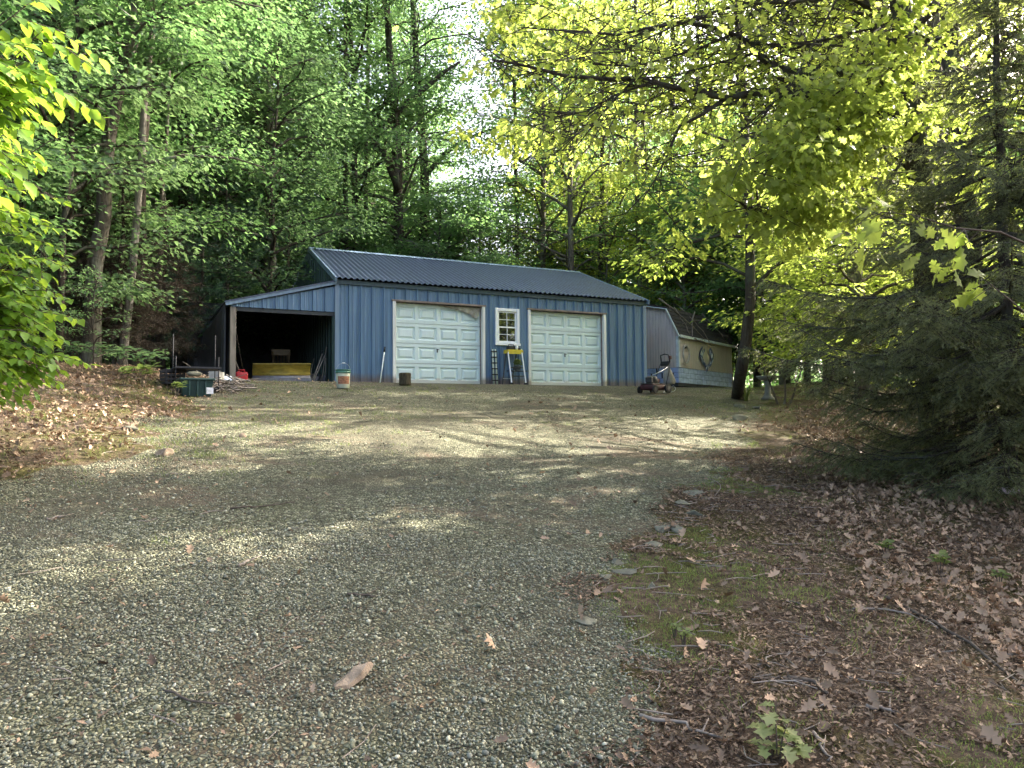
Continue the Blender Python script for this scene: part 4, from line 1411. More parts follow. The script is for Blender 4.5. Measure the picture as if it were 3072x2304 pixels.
# ------------------------------------------------------------------ loose ground cover
def scatter_litter():
    r = np.random.default_rng(61)
    Ps = []
    # right: dense brown carpet under the spruce and oak, thin on the verge
    n = 110000
    y = r.uniform(1.6, 17, n) ** 1.0; x = r.uniform(0, 9.5, n)
    dd = x - drive_right(y)
    patch = gnoise(x * 1.3 + 2, y * 1.2)
    edge = np.interp(y, [2, 4.5, 7, 10, 17], [1.9, 1.7, 1.2, .9, .8])
    pr = np.where(dd < 0, .012, np.where(dd < edge, .07 + .06 * patch, .9)) * np.interp(y, [0, 8, 17], [1, .8, .4])
    m = r.random(n) < pr; Ps.append(np.stack([x[m], y[m]], 1))
    n = 62000      # left bank
    y = r.uniform(4.5, 18.5, n); x = r.uniform(-15, -3, n); dd = drive_left(y) - x
    pr = np.where(dd < 0, .02, np.clip(.35 + .6 * dd, 0, .95) * np.clip(.75 + .5 * gnoise(x, y), .15, 1))
    m = r.random(n) < pr; Ps.append(np.stack([x[m], y[m]], 1))
    n = 330        # stray leaves blown on the gravel
    y = r.uniform(2.2, 16, n); x = r.uniform(-.7, .6, n) * y; m = on_drive(x, y); Ps.append(np.stack([x[m], y[m]], 1))
    n = 120        # foreground edge of gravel, lower right
    y = r.uniform(2.0, 3.3, n); x = drive_right(y) + r.normal(.12, .22, n); Ps.append(np.stack([x, y], 1))
    P = np.concatenate(Ps); k = len(P)
    Z = height(P[:, 0], P[:, 1]) + r.uniform(.004, .035, k)
    Fw, Nn = rand_rot(k, 1.9, r)
    S = np.clip(np.exp(r.normal(np.log(.050), .42, k)), .02, .10)
    curl = np.array(OAK_V); curl = curl.copy(); curl[:, 2] = curl[:, 0] ** 2 * 1.6 + .35 * (curl[:, 1] - .5) ** 2
    Sx = np.stack([S * r.uniform(.5, 1.1, k), S, S * r.uniform(.3, 1.6, k)], 1)
    V, F = inst(curl, OAK_F, np.stack([P[:, 0], P[:, 1], Z], 1), Fw, Nn, Sx)
    kind(link('leaf_litter', np_mesh('leaf_litter', V, F), L_LITTER), 'stuff', 'fallen brown oak leaves')


def scatter_twigs():
    r = np.random.default_rng(62)
    mb = MB()
    for i in range(900):
        if i < 520:
            y = r.uniform(2, 12); x = drive_right(y) + abs(r.normal(0, 1.3)) - .05
        elif i < 780:
            y = r.uniform(6, 17); x = drive_left(y) - abs(r.normal(0, 1.8)) + .2
        else:
            y = r.uniform(2.3, 12); x = r.uniform(-.6, .2) * y
        a = r.uniform(0, 6.28); l = r.uniform(.05, .26); z = gz(x, y) + .012
        d = np.array([math.cos(a), math.sin(a), r.normal(0, .08)]) * l
        p = np.array([x, y, z]); k = p + d * .5 + r.normal(0, .02, 3) * np.array([1, 1, .3])
        w_ = r.uniform(.0015, .004)
        mb.tube([p, k, p + d], [w_, w_, w_ * .6], 4, False)
    kind(mb.build('twig_litter', B_DEAD), 'stuff', 'small dead twigs strewn over the soil')


def blade_tufts(pts, r, h=.10, per=16, wdt=.005, spread=.05):
    n = len(pts) * per; P = np.repeat(pts, per, 0) + np.concatenate([r.normal(0, spread, (n, 2)), np.zeros((n, 1))], 1)
    P[:, 2] = height(P[:, 0], P[:, 1])
    Fw = np.concatenate([r.normal(0, .5, (n, 2)), np.ones((n, 1))], 1)
    S = np.stack([np.full(n, wdt), h * r.uniform(.4, 1.3, n), np.full(n, h)], 1)
    return inst(np.array([[-.5, 0, 0], [.5, 0, 0], [.35, .55, .06], [-.35, .55, .06], [0, 1, .28]]), np.array([[0, 1, 2], [0, 2, 3], [3, 2, 4]]), P, Fw, r.normal(0, 1, (n, 3)) * np.array([1, 1, .1]), S)


def scatter_weeds():
    r = np.random.default_rng(63); pts = []
    for cx, cy_, sx, sy, n in [(-4.4, 8.2, 1.0, .7, 80), (-3.3, 10.5, .9, .8, 70), (-5.4, 12.5, 1.0, 1.2, 110), (-4.6, 9.5, .8, .8, 60), (-2.6, 12.6, .9, .6, 40), (-4.2, 15.5, 1.5, 1.2, 90), (-1.6, 17.6, 2.5, .6, 50), (1.6, 5.2, .25, .2, 22), (1.9, 4.4, .2, .2, 16), (2.3, 6.2, .3, .3, 12), (1.2, 3.2, .15, .15, 5), (2.1, 2.75, .12, .1, 8),
                                 (.9, 4.0, .12, .5, 16), (5.2, 16.5, 1.2, 1.2, 120), (7.5, 20, 1.5, 1.8, 200), (8.6, 24.5, 1.2, 1.0, 120), (3.5, 10.5, .5, .9, 40)]:
        pts.append(np.stack([r.normal(cx, sx, n), r.normal(cy_, sy, n), np.zeros(n)], 1))
    n = 420; y = r.uniform(5, 18, n); x = r.uniform(-.45, .33, n) * y
    m = (gnoise(x * .9, y * 1.2) > .45); pts.append(np.stack([x[m], y[m], 0 * x[m]], 1))
    V, F = blade_tufts(np.concatenate(pts), r, .055, 16, .004, .06)
    kind(link('weeds', np_mesh('weeds', V, F), L_WEED), 'stuff', 'sparse short grass and weeds')


def scatter_chips():
    # fine needles, bark chips and leaf crumbs that cover the bare soil
    r = np.random.default_rng(64); C = []
    n = 105000; y = 1.7 + 9 * r.random(n) ** 1.5; x = drive_right(y) + r.uniform(-.25, 4.2, n) * r.random(n) ** .5; m = gnoise(x * 1.6 + 1, y * 1.5) < .62; C.append(np.stack([x[m], y[m]], 1))
    n = 26000; y = r.uniform(5, 18, n); x = drive_left(y) - r.uniform(-.6, 7, n); C.append(np.stack([x, y], 1))
    n = 16000; y = r.uniform(2.2, 18, n); x = r.uniform(-.7, .5, n) * y; m = (gnoise(x * 1.1, y * 1.4) > .1); C.append(np.stack([x[m], y[m]], 1))
    P = np.concatenate(C); k = len(P); Fw, Nn = rand_rot(k, 1.2, r)
    L = r.uniform(.008, .042, k); Sx = np.stack([L * r.uniform(.15, .9, k), L, L], 1)
    V, F = inst(KITE_V, KITE_F, np.stack([P[:, 0], P[:, 1], height(P[:, 0], P[:, 1]) + r.uniform(.003, .018, k)], 1), Fw, Nn, Sx)
    kind(link('needle_litter', np_mesh('needle_litter', V, F), L_LITTER), 'stuff', 'fine crumbs of leaves, needles and bark on the soil')


def scatter_moss():
    r = np.random.default_rng(65); n = 9000
    y = 2.2 + 7 * r.random(n) ** 1.3; x = drive_right(y) + r.uniform(-.1, 2.6, n)
    m = (gnoise(x * 1.6 + 1, y * 1.5) + r.normal(0, .12, n)) > .55
    P = np.stack([x[m], y[m], 0 * x[m]], 1)
    V, F = blade_tufts(P, r, .017, 9, .004, .022)
    kind(link('moss', np_mesh('moss', V, F), L_WEED), 'stuff', 'low mossy green tufts on the bare verge')


build_gravel(); scatter_moss(); scatter_chips(); scatter_litter(); scatter_twigs(); scatter_weeds()


# ---- single stones -----------------------------------------------------------------
def rock(px, py, sx, sy, sz, seed, label, mat=None, rz=0.0, grp=None, p=None):
    q = gnd(px, py) if p is None else p
    v, f = stone_shape(seed, 3, 11)
    r = np.random.default_rng(seed)
    v = v * (1 + .05 * np.sin(v[:, [1, 2, 0]] * 14 + seed)) + r.normal(0, .002, v.shape)
    v = v / np.abs(v).max(0) * .5 * np.array([sx, sy, sz])
    me = np_mesh('rock', v, f)
    o = link('rock', me, mat or M_ROCK, loc=(q[0], q[1], q[2] + sz * .10)); o.rotation_euler = (.1, .05, rz)
    return tag(o, label, 'rock', grp)


# flat tan stone in the middle of the near gravel: thin slab on edge of its own outline
q = gnd(353, 684)
sl_ = MB(); out = [(.55 * a_, .85 * b_) for a_, b_ in [(-.075, -.09), (-.01, -.115), (.05, -.06), (.085, .02), (.07, .10), (.045, .13), (.01, .09), (-.03, .05), (-.08, .0)]]
n = len(out)
sl_.add([(x, y, 0) for x, y in out] + [(x * .93, y * .93, .028 + .012 * math.sin(i * 2.1)) for i, (x, y) in enumerate(out)] + [(0, 0, .036)],
        [(i, (i + 1) % n, n + (i + 1) % n, n + i) for i in range(n)] + [(n + i, n + (i + 1) % n, 2 * n) for i in range(n)])
o = sl_.build('flat_stone', M_TANROCK, loc=(q[0], q[1], q[2] + .012)); o.rotation_euler = (.42, -.05, -.62)
tag(o, 'flat tan slab of stone lying alone on the near gravel', 'stone')

edge_rocks = [((697, 494), .34, .22, .10, 'mossy grey stone, farthest of the edging stones beside the spruce'), ((681, 504), .40, .20, .10, 'flat grey stone just above the long pale stone at the drive edge'), ((693, 515), .30, .12, .09, 'long pale stone lying askew at the drive edge'),
              ((663, 531), .26, .16, .09, 'rounded stone at the left of the mossy pair of edging stones'), ((678, 531), .22, .15, .10, 'dark rounded stone at the right of the mossy pair of edging stones'), ((652, 546), .22, .12, .08, 'pale stone just below the mossy pair of edging stones'),
              ((618, 563), .15, .10, .06, 'small pale stone halfway down the gravel edge'), ((626, 573), .22, .13, .07, 'grey flat stone below the small pale one on the gravel edge'), ((606, 579), .16, .11, .05, 'low grey stone half sunk in gravel left of the flat one'), ((652, 588), .08, .07, .08, 'small upright tan pebble on the bare soil beside the gravel'),
              ((585, 622), .16, .14, .05, 'flat greyish stone sunk in the gravel above the lower verge')]
for i, ((px, py), a, b, c, lab) in enumerate(edge_rocks):
    rock(px, py, a * .85, b * .85, c * .85, 70 + i, lab, M_ROCK, i * 1.3)
rock(166, 455, .23, .15, .13, 90, 'pale domed stone in the weeds left of the drive', M_TANROCK, .3)
rock(243, 437, .11, .09, .10, 91, 'small pointed tan stone in the weeds near the drive edge', M_TANROCK, .8)
rock(130, 430, .22, .15, .08, 92, 'low grey stone among the sunlit leaf litter on the left', M_ROCK, .2)
rock(742, 407, .34, .25, .14, 93, 'grey stone at the foot of the bent grey trunk', M_ROCK, .5)
rock(741, 420, .42, .28, .16, 94, 'mossy stone in front of the bent grey trunk', M_ROCK, 1.2)
rock(757, 409, .30, .2, .12, 95, 'flat stone right of the one at the bent trunk', M_ROCK, 2.0)
rock(716, 602, .05, .045, .03, 96, 'small pale pebble on the mossy verge', M_TANROCK, 1)


# ---- sticks ------------------------------------------------------------------------
def stick(pts, rad, label, mat=B_DEAD, lift=.012):
    W = []
    for px, py in pts:
        g = gnd(px, py); W.append(g + np.array([0, 0, lift]))
    r = np.random.default_rng(int(pts[0][0] * 7 + pts[0][1]))
    fine = [interp_poly(W, t) for t in np.linspace(0, 1, 9)]
    for p in fine:
        p += r.normal(0, .008, 3) * np.array([1, 1, .4]); p[2] = max(p[2], gz(p[0], p[1]) + lift * .6)
    root = fine[0].copy(); k = len(fine)
    mb = MB(); mb.tube([p - root for p in fine], [rad * (1 - .5 * i / k) for i in range(k)], 6)
    if k > 4 and rad > .006:
        s = fine[5] - root; mb.tube([s, s + np.array([.05, .10, .015])], [rad * .5, rad * .25], 5)
    tag(mb.build('stick', mat, None, True, root), label, 'stick')


stick([(852, 612), (880, 611), (912, 618), (936, 629)], .008, 'pale arched stick on the brown soil right of the drive')
stick([(884, 600), (930, 622), (975, 650), (1024, 690)], .012, 'longest dark stick running down to the right edge', B_TWIG)
stick([(790, 680), (815, 684), (825, 696)], .014, 'stubby dark root-like stick on the mossy verge', B_TWIG)
stick([(757, 683), (780, 681), (795, 684)], .006, 'thin dark stick left of the stubby one', B_TWIG)
stick([(640, 718), (680, 727), (705, 736), (728, 744)], .009, 'weathered stick pointing from the gravel corner to the seedling')
stick([(758, 668), (772, 658), (800, 655)], .005, 'thin forked pale twig on the verge below centre')
stick([(810, 664), (830, 652)], .004, 'short pale twig right of the forked one')
stick([(348, 595), (362, 597), (376, 600)], .009, 'short black stick on the gravel near the centre', B_TWIG)
stick([(168, 694), (195, 705), (232, 709)], .006, 'long dark curved twig on the near gravel at left', B_TWIG)
stick([(238, 568), (252, 561)], .010, 'short pale broken stick on the gravel upper left')
stick([(47, 521), (64, 517)], .010, 'bleached stick on the gravel at the far left')
stick([(232, 510), (262, 508), (295, 504)], .007, 'dark twig lying where the sun streaks end on the gravel', B_TWIG)
stick([(680, 508), (712, 500), (722, 488), (713, 480)], .006, 'grey curved twig beside the edging stones')
stick([(866, 710), (884, 712), (903, 716)], .010, 'pale splinter of bark on the soil right of the seedling')
stick([(816, 738), (822, 752), (830, 764)], .008, 'stick right of the seedling at the bottom edge')


# ---- plants --------------------------------------------------------------------------
def small_plant(name, label, cat, q, stems, leaf_len, seed, mat, shape=(OVAL_V, OVAL_F), flop=.2, k=5):
    r = np.random.default_rng(seed)
    t = thing(name, label, cat, q, 0); mb = MB(); A = []; D = []; S = []
    for dx, dy, h in stems:
        e = np.array([dx, dy, h]); pts = [np.array([dx * .15, dy * .15, -.01]), e * np.array([.5, .5, .6]), e]
        mb.tube(pts, [.0035, .003, .002], 5, False)
        for i in range(k):
            f = .45 + .55 * (i + 1) / k; c = interp_poly(pts, f); a = i * 2.4 + r.normal(0, .4)
            A.append(c); D.append(np.array([math.cos(a), math.sin(a), flop + r.normal(0, .2)])); S.append(leaf_len * r.uniform(.6, 1.15))
    mb.build('stem', B_TWIG, t, True)
    V, F = inst(shape[0], shape[1], np.array(A), np.array(D), np.tile([0, -.25, 1.0], (len(A), 1)), np.array(S))
    link('leaf', np_mesh('leaf', V, F), mat, t)


q = gnd(777, 762)
M_SEED = leaf_mat('seedling_leaf', (.10, .17, .05), (.22, .24, .10), (.2, .3, .08), (.42, .42, .16), .4)
small_plant('maple_seedling', 'knee-high seedling with pale green lobed leaves at the bottom edge', 'seedling', q, [(0, 0, .20), (.05, .02, .13), (-.05, .03, .15), (.03, -.03, .08), (-.07, 0, .07), (.08, 0, .07)], .085, 3, M_SEED, (OAK_V, OAK_F), -.1, 4)
for i, (px, py, h, lab) in enumerate([(684, 646, .07, 'tiny bright green sprout on the verge above the twigs'), (675, 638, .06, 'low green sprout left of the bright one'), (886, 560, .12, 'dull green sprout in the brown leaves'), (941, 577, .14, 'bright grass-like sprout in the leaf litter'), (1000, 588, .10, 'small green sprout near the right edge in the leaf litter'),
                                        (143, 388, .35, 'pale fern-like plant left of the green tote'), (124, 386, .30, 'thin yellow-green plant left of the fern-like one'), (176, 398, .25, 'small bright weed in front of the black pot')]):
    small_plant('sprout', lab, 'plant', gnd(px, py), [(r_ * .35 * h, q_ * .35 * h, h) for r_, q_ in ((0, 0), (1, .4), (-.9, .3), (.2, -1), (.6, .9))], h * .55, 80 + i, L_WEED, flop=.35, k=4)
# strap-leaved clump by the bent trunk
t = thing('daylily', 'clump of arching strap leaves at the foot of the bent grey trunk', 'plant', gnd(746, 401))
r_ = np.random.default_rng(5); mb = MB(); b = t.location
for i in range(26):
    a = r_.uniform(0, 6.28); l = r_.uniform(.25, .5)
    d = np.array([math.cos(a), math.sin(a), 0]); s = np.array([-d[1], d[0], 0]) * .011
    P = [d * .03, d * (.10 * l / .3) + np.array([0, 0, .75 * l]), d * (.32 * l / .3) * .7 + np.array([0, 0, .95 * l]), d * (.55 * l / .3) * .7 + np.array([0, 0, .72 * l])]
    mb.add([P[0] - s, P[0] + s, P[1] + s, P[1] - s, P[2] + s * .8, P[2] - s * .8, P[3]], [(0, 1, 2, 3), (3, 2, 4, 5), (5, 4, 6)])
mb.build('leaf', L_WEED, t)


def bare_shrub(px, py, name, label, seed, H=1.1, n=3, leaves=False):
    r = np.random.default_rng(seed); q = gnd(px, py); t = thing(name, label, 'shrub', q); mb = MB(); A = []; D = []

    def grow(p, d, l, rad, lev):
        e = p + d * l; mid = (p + e) / 2 + r.normal(0, .06 * l, 3)
        mb.tube([p, mid, e], [rad, rad * .85, rad * .65], 5, False)
        if lev == 0:
            A.append(e); D.append(d); return
        for k in range(2 if lev > 1 else 3):
            grow(e, unit(d + r.normal(0, .45, 3)), l * r.uniform(.6, .85), rad * .6, lev - 1)
    for k in range(n):
        grow(np.array([.12 * k - .1, 0, -.05]), unit(np.array([-.35 + .35 * k, r.normal(0, .2), 1.0])), H * .42, .03, 3)
    mb.build('stem', B_GREY, t, True)
    if leaves:
        lv = leaves_from(np.array(A), np.array(D), 7, .1, .06, r)
        link('foliage', leaf_mesh('foliage', lv), L_WEED, t)


bare_shrub(783, 404, 'bare_shrub', 'bare twiggy shrub with forked grey stems behind the spruce tip', 7, 1.35, 3)
for i, (px, py) in enumerate([(64, 378), (100, 379), (118, 378), (142, 380), (152, 379), (40, 380), (130, 384), (85, 384), (110, 386)]):
    small_plant('undergrowth_plant', 'low broad-leaved plant in the shade below the left trunks', 'plant', at(px, py, 14.5 + (i % 3)) * np.array([1, 1, 0]) + np.array([0, 0, gz(*(at(px, py, 14.5 + (i % 3))[:2]))]),
                [(.3 * math.cos(a), .3 * math.sin(a), .45) for a in (0, 1.1, 2.3, 3.4, 4.6, 5.6)], .17, 120 + i, L_DEEP, flop=.1, k=5)
    bpy.data.objects[-1] if False else None
for o in list(COL.objects):
    if o.get('category') == 'plant' and o.get('label', '').startswith('low broad'):
        o['group'] = 'shaded plants under the left trunks'


# ------------------------------------------------------------------ things by the garage
def gthing(name, label, cat, u, d, rz=0.0, group=None, dz=0.0):
    p = GM @ Vector((u, d, 0)); z = max(gz(p.x, p.y), -9)
    return thing(name, label, cat, (p.x, p.y, z + dz), YAW + rz, group)


# bucket (px 336-349, foot 388.7)
q = gnd(343, 388.5)
t = thing('bucket', 'old white plastic bucket with green rim and orange-red label beside the lean-to opening', 'bucket', q, YAW)
MB().lathe([(.125, 0), (.13, .012), (.148, .32)], 24).build('body', simple('bucket_white', (.40, .41, .31), .5, .25, 6), t, True)
MB().lathe([(.150, .318), (.160, .322), (.160, .345), (.153, .35), (.153, .378), (.162, .38), (.162, .395), (.15, .398), (.14, .36)], 24, cap=False).build('rim', simple('bucket_green', (.05, .16, .11), .45, .2, 6), t, True)
lb = MB()
for k in range(9):
    a0 = R(-150 + k * 12); a1 = R(-150 + (k + 1) * 12)
    for (z0, z1) in ((.09, .25),):
        lb.quad((.1385 * math.cos(a0), .1385 * math.sin(a0), z0), (.1385 * math.cos(a1), .1385 * math.sin(a1), z0), (.1475 * math.cos(a1), .1475 * math.sin(a1), z1), (.1475 * math.cos(a0), .1475 * math.sin(a0), z1))
lb.build('label', simple('bucket_label', (.30, .13, .07), .6, .7, 16, stretch=(1, 1, 2.5)), t, True)
hp = [(.15 * math.cos(a), -.02 - .02 * math.sin(a), .37 + .16 * math.sin(a)) for a in np.linspace(0, math.pi, 11)]
MB().tube(hp, .003, 5).build('handle', M_STEEL, t, True)
MB().tube([(-.03, -.04, .532), (.03, -.04, .532)], .010, 8).build('grip', M_VINYL, t, True)

# white pole leaning on the siding
a = fac(380, 385.5, -.22); b = fac(384.3, 354.5, -.04); c = fac(384.8, 349.5, -.035)
t = gthing('broom_handle', 'white pole with black grip leaning on the blue siding left of the first door', 'pole', a.x, -.22)
L_ = [Vector((p.x - a.x, p.y + .22, p.z - a.z)) for p in (a, b, c)]
MB().tube([L_[0], L_[1]], .017, 10).build('shaft', simple('white_pole', (.75, .80, .76), .4, .05, 6), t, True)
MB().tube([L_[1], L_[2]], .024, 10).build('grip', M_BLACK, t, True)

# chunk of log in front of the first door
q = gnd(405, 385.6)
t = thing('log_stump', 'upright chunk of dark log standing before the left door', 'log', q, YAW)
prof = [(.125, 0), (.14, .03), (.136, .15), (.142, .27), (.13, .29)]
MB().lathe(prof, 18).build('bark', bark_mat('stump_bark', (.03, .026, .016), (.12, .10, .06)), t, False)
MB().lathe([(.13, .291), (.10, .296), (.01, .298)], 18).build('cut_end', simple('stump_top', (.035, .032, .028), .9, .4, 20), t)

# telescoping ladder, closed, leaning by the window
a = fac(495.5, 386.8, -.16); b = fac(496, 351.5, -.05)
t = gthing('telescoping_ladder', 'narrow closed telescoping ladder with black bands below the window', 'ladder', a.x, -.16)
H_ = b.z - a.z
M_RAIL = simple('pale_rail', (.50, .55, .47), .45, .25, 7)
for s in (-1, 1):
    mb = MB(); mb.tube([(s * .05, 0, 0), (s * .042 + .005, .10, H_)], [.026, .021], 10); mb.build('rail', M_RAIL, t, True)
for k in range(6):
    z = .12 + k * (H_ - .18) / 5; y = .10 * z / H_
    MB().box(-.085, .085, y - .032, y + .032, z - .016, z + .016, bev=.006).build('band', M_BLACK, t)

# step ladder with a yellow tray holding odds and ends
fl0 = fac(511.8, 385.8, -.75); fl1 = fac(507.6, 350, -.30); fr0 = fac(526.0, 387.6, -.75); fr1 = fac(521.3, 349.5, -.30)
t = gthing('step_ladder', 'grey step ladder with a yellow top tray in front of the window', 'ladder', (fl0.x + fr0.x) / 2, -.75)
gz0 = (GMI @ Vector(t.location)).z; o_ = Vector(((fl0.x + fr0.x) / 2, -.75, gz0))
lc = lambda p: Vector((p.x - o_.x, p.y - o_.y, p.z - o_.z))
A0, A1, B0, B1 = lc(fl0), lc(fl1), lc(fr0), lc(fr1)
A0.z = B0.z = 0.0
for p, q_ in ((A0, A1), (B0, B1)):
    MB().bar(p, q_, .032, .05).build('front_rail', M_STEEL, t)
    MB().box(p.x - .03, p.x + .03, p.y - .045, p.y + .045, 0, .055, bev=.01).build('foot', M_BLACK, t)
M_YEL = simple('yellow_plastic', (.62, .50, .05), .45, .2, 6)
tz = A1.z
yt = MB(); xl, xr = A1.x - .03, B1.x + .03
yt.box(xl, xr, A1.y - .06, A1.y + .20, tz - .02, tz + .012, bev=.008); yt.box(xl + .03, xr - .03, A1.y - .066, A1.y - .058, tz - .11, tz - .02)
yt.box(xl - .002, xl + .014, A1.y - .058, A1.y + .199, tz - .09, tz - .021); yt.box(xr - .014, xr + .002, A1.y - .058, A1.y + .199, tz - .09, tz - .021)
yt.build('tray', M_YEL, t)
rb = [(A0.x + .05, A1.y + .52, 0), (B0.x - .12, A1.y + .52, 0)]
for (x, y, z), tx_ in zip(rb, (A1.x + .04, B1.x - .06)):
    MB().bar((x, min(y, .70), 0), (tx_, A1.y + .18, tz - .03), .022, .03).build('rear_leg', M_DARKMETAL, t)
def onrail(P, Q, z):
    f = z / Q.z; return P + (Q - P) * f
for z in (.24, .48):
    p = onrail(A0, A1, z); q_ = onrail(B0, B1, z)
    MB().box(p.x + .018, q_.x - .018, p.y - .005, p.y + .085, z - .012, z + .012, bev=.004).build('step', M_DARKMETAL, t)
MB().bar((rb[0][0] + .01, .66, .20), (rb[1][0] - .01, .66, .20), .015, .015).build('rear_brace', M_STEEL, t)
MB().box(xl - .02, xr + .06, onrail(A0, A1, .40).y + .03, onrail(A0, A1, .40).y + .26, .385, .40, bev=.004).build('shelf', M_BLACK, t)
# things on the tray
wz = t.location.z + tz + .013
def on_ladder(name, label, cat, x, y):
    p = GM @ Vector((o_.x + x, o_.y + y, 0)); return thing(name, label, cat, (p.x, p.y, wz), YAW)
k = on_ladder('tool_caddy', 'black tool caddy on the yellow ladder tray', 'caddy', (xl + xr) / 2 - .06, A1.y + .06)
MB().box(-.13, .11, -.07, .08, 0, .085, bev=.015).build('tub', M_BLACK, k); MB().tube([(-.11, 0, .08), (-.09, 0, .15), (.06, 0, .15), (.09, 0, .08)], .011, 6).build('handle', M_BLACK, k, True)
k = on_ladder('white_tub', 'small white tub on the ladder tray beside the black caddy', 'tub', (xl + xr) / 2 + .06, A1.y - .02)
MB().lathe([(.035, 0), (.045, .09)], 14).build('body', M_VINYL, k, True); MB().lathe([(.047, .09), (.047, .10), (.04, .105)], 14).build('lid', M_VINYL, k)
k = on_ladder('work_gloves', 'dark crumpled gloves at the right end of the ladder tray', 'gloves', xr - .09, A1.y + .06)
v, f = stone_shape(9, 2); MB().add(v * np.array([.17, .2, .13]) + np.array([0, 0, .04]), f).build('cloth', simple('glove_cloth', (.03, .025, .05), .9, .4, 14), k, True)
# potted plant on the lower shelf
p = GM @ Vector((o_.x + (xl + xr) / 2 + .03, o_.y + onrail(A0, A1, .40).y + .15, 0))
k = thing('potted_plant', 'green plant in a grey pot on the step ladder shelf', 'plant', (p.x, p.y, t.location.z + .401), YAW)
MB().lathe([(.075, 0), (.10, .13), (.11, .135), (.11, .155), (.095, .155)], 16, cap=False).build('pot', simple('grey_pot', (.13, .16, .15), .7, .2, 6), k, True)
r_ = np.random.default_rng(8); n = 130
V, F = inst(KITE_V, KITE_F, np.stack([r_.normal(0, .04, n), r_.normal(0, .04, n), .15 + r_.uniform(0, .14, n)], 1), np.stack([r_.normal(0, 1, n), r_.normal(0, 1, n), r_.uniform(0, 1.2, n)], 1), r_.normal(0, 1, (n, 3)), r_.uniform(.05, .10, n))
link('foliage', np_mesh('foliage', V, F), L_WEED, k)

# ---- red gas can, plough blade, chair, tools ---------------------------------------
q = fac(241, 383.5, .35)
t = gthing('gas_can', 'red plastic gas can beside the grey lean-to post', 'gas can', q.x, .30)
M_RED = simple('red_plastic', (.42, .025, .03), .45, .25, 8)
MB().box(-.15, .15, -.11, .11, 0, .235, bev=.045).build('body', M_RED, t, True)
MB().tube([(-.07, 0, .22), (-.065, 0, .285), (.07, 0, .285), (.075, 0, .22)], .018, 8).build('handle', M_RED, t, True)
MB().lathe([(.032, 0), (.032, .04), (.02, .045)], 12, (-.10, 0, .228)).build('cap', M_BLACK, t)
k = MB(); k.box(-.09, .0, -.114, -.108, .07, .17); k.build('emboss', M_RED, t)

pl = fac(252, 368.5, .55); pr = fac(310.5, 373.5, .20)
t = gthing('plow_blade', 'yellow snow plough blade with worn grey lower edge inside the lean-to', 'plough blade', 0, 0)
pL = Vector((fac(252.3, 383.5, .62).x, .62)); pR = Vector((fac(310.2, 386, .12).x, .12))
def blade(z0, z1, nseg, thick=.012, off=0.0):
    mb = MB(); V = []; F = []
    for i in range(nseg + 1):
        z = z0 + (z1 - z0) * i / nseg; c = .10 * ((z - .24) / .24) ** 2 - off
        for P_ in (pL, pR):
            V += [(P_.x, P_.y - c, z), (P_.x, P_.y - c + thick, z)]
    for i in range(nseg):
        a = i * 4; b_ = a + 4
        F += [(a, a + 2, b_ + 2, b_), (a + 1, b_ + 1, b_ + 3, a + 3), (a, b_, b_ + 1, a + 1), (a + 2, a + 3, b_ + 3, b_ + 2)]
    F += [(nseg * 4, nseg * 4 + 2, nseg * 4 + 3, nseg * 4 + 1), (0, 1, 3, 2)]
    mb.add(V, F); return mb
M_PLOW = simple('worn_yellow_paint', (.27, .20, .03), .5, .45, 5, stretch=(1, 1, 3))
M_WORN = simple('scraped_steel', (.20, .19, .20), .5, .35, 6, metal=.3)
blade(.175, .46, 8).build('mouldboard', M_PLOW, t, True); blade(.02, .174, 6).build('worn_face', M_WORN, t, True)
cb = MB(); cb.bar((pL.x, pL.y - .10, .055), (pR.x, pR.y - .10, .055), .02, .11); cb.build('cutting_edge', M_WORN, t)
tr = MB(); tr.bar((pL.x, pL.y - .085, .465), (pR.x, pR.y - .085, .465), .03, .025); tr.build('top_edge', M_PLOW, t)

q = fac(282.5, 372, 1.5)
t = gthing('wooden_chair', 'shaded wooden chair back showing above the plough blade', 'chair', q.x, 1.5)
M_CHAIR = simple('chair_wood', (.11, .075, .035), .5, .3, 9)
for s in (-1, 1):
    MB().tube([(s * .21, .22, 0), (s * .20, .20, .45), (s * .22, .27, .93)], .018, 8).build('rear_leg', M_CHAIR, t, True)
    MB().tube([(s * .20, -.20, 0), (s * .20, -.19, .44)], .018, 8).build('front_leg', M_CHAIR, t, True)
MB().box(-.23, .23, -.22, .22, .44, .47, bev=.012).build('seat', M_CHAIR, t)
MB().box(-.25, .25, .25, .285, .78, .95, bev=.012).build('top_rail', M_CHAIR, t)
for k in range(5):
    x = -.15 + .075 * k; MB().tube([(x, .20, .46), (x * 1.1, .26, .79)], .008, 6).build('spindle', M_CHAIR, t, True)


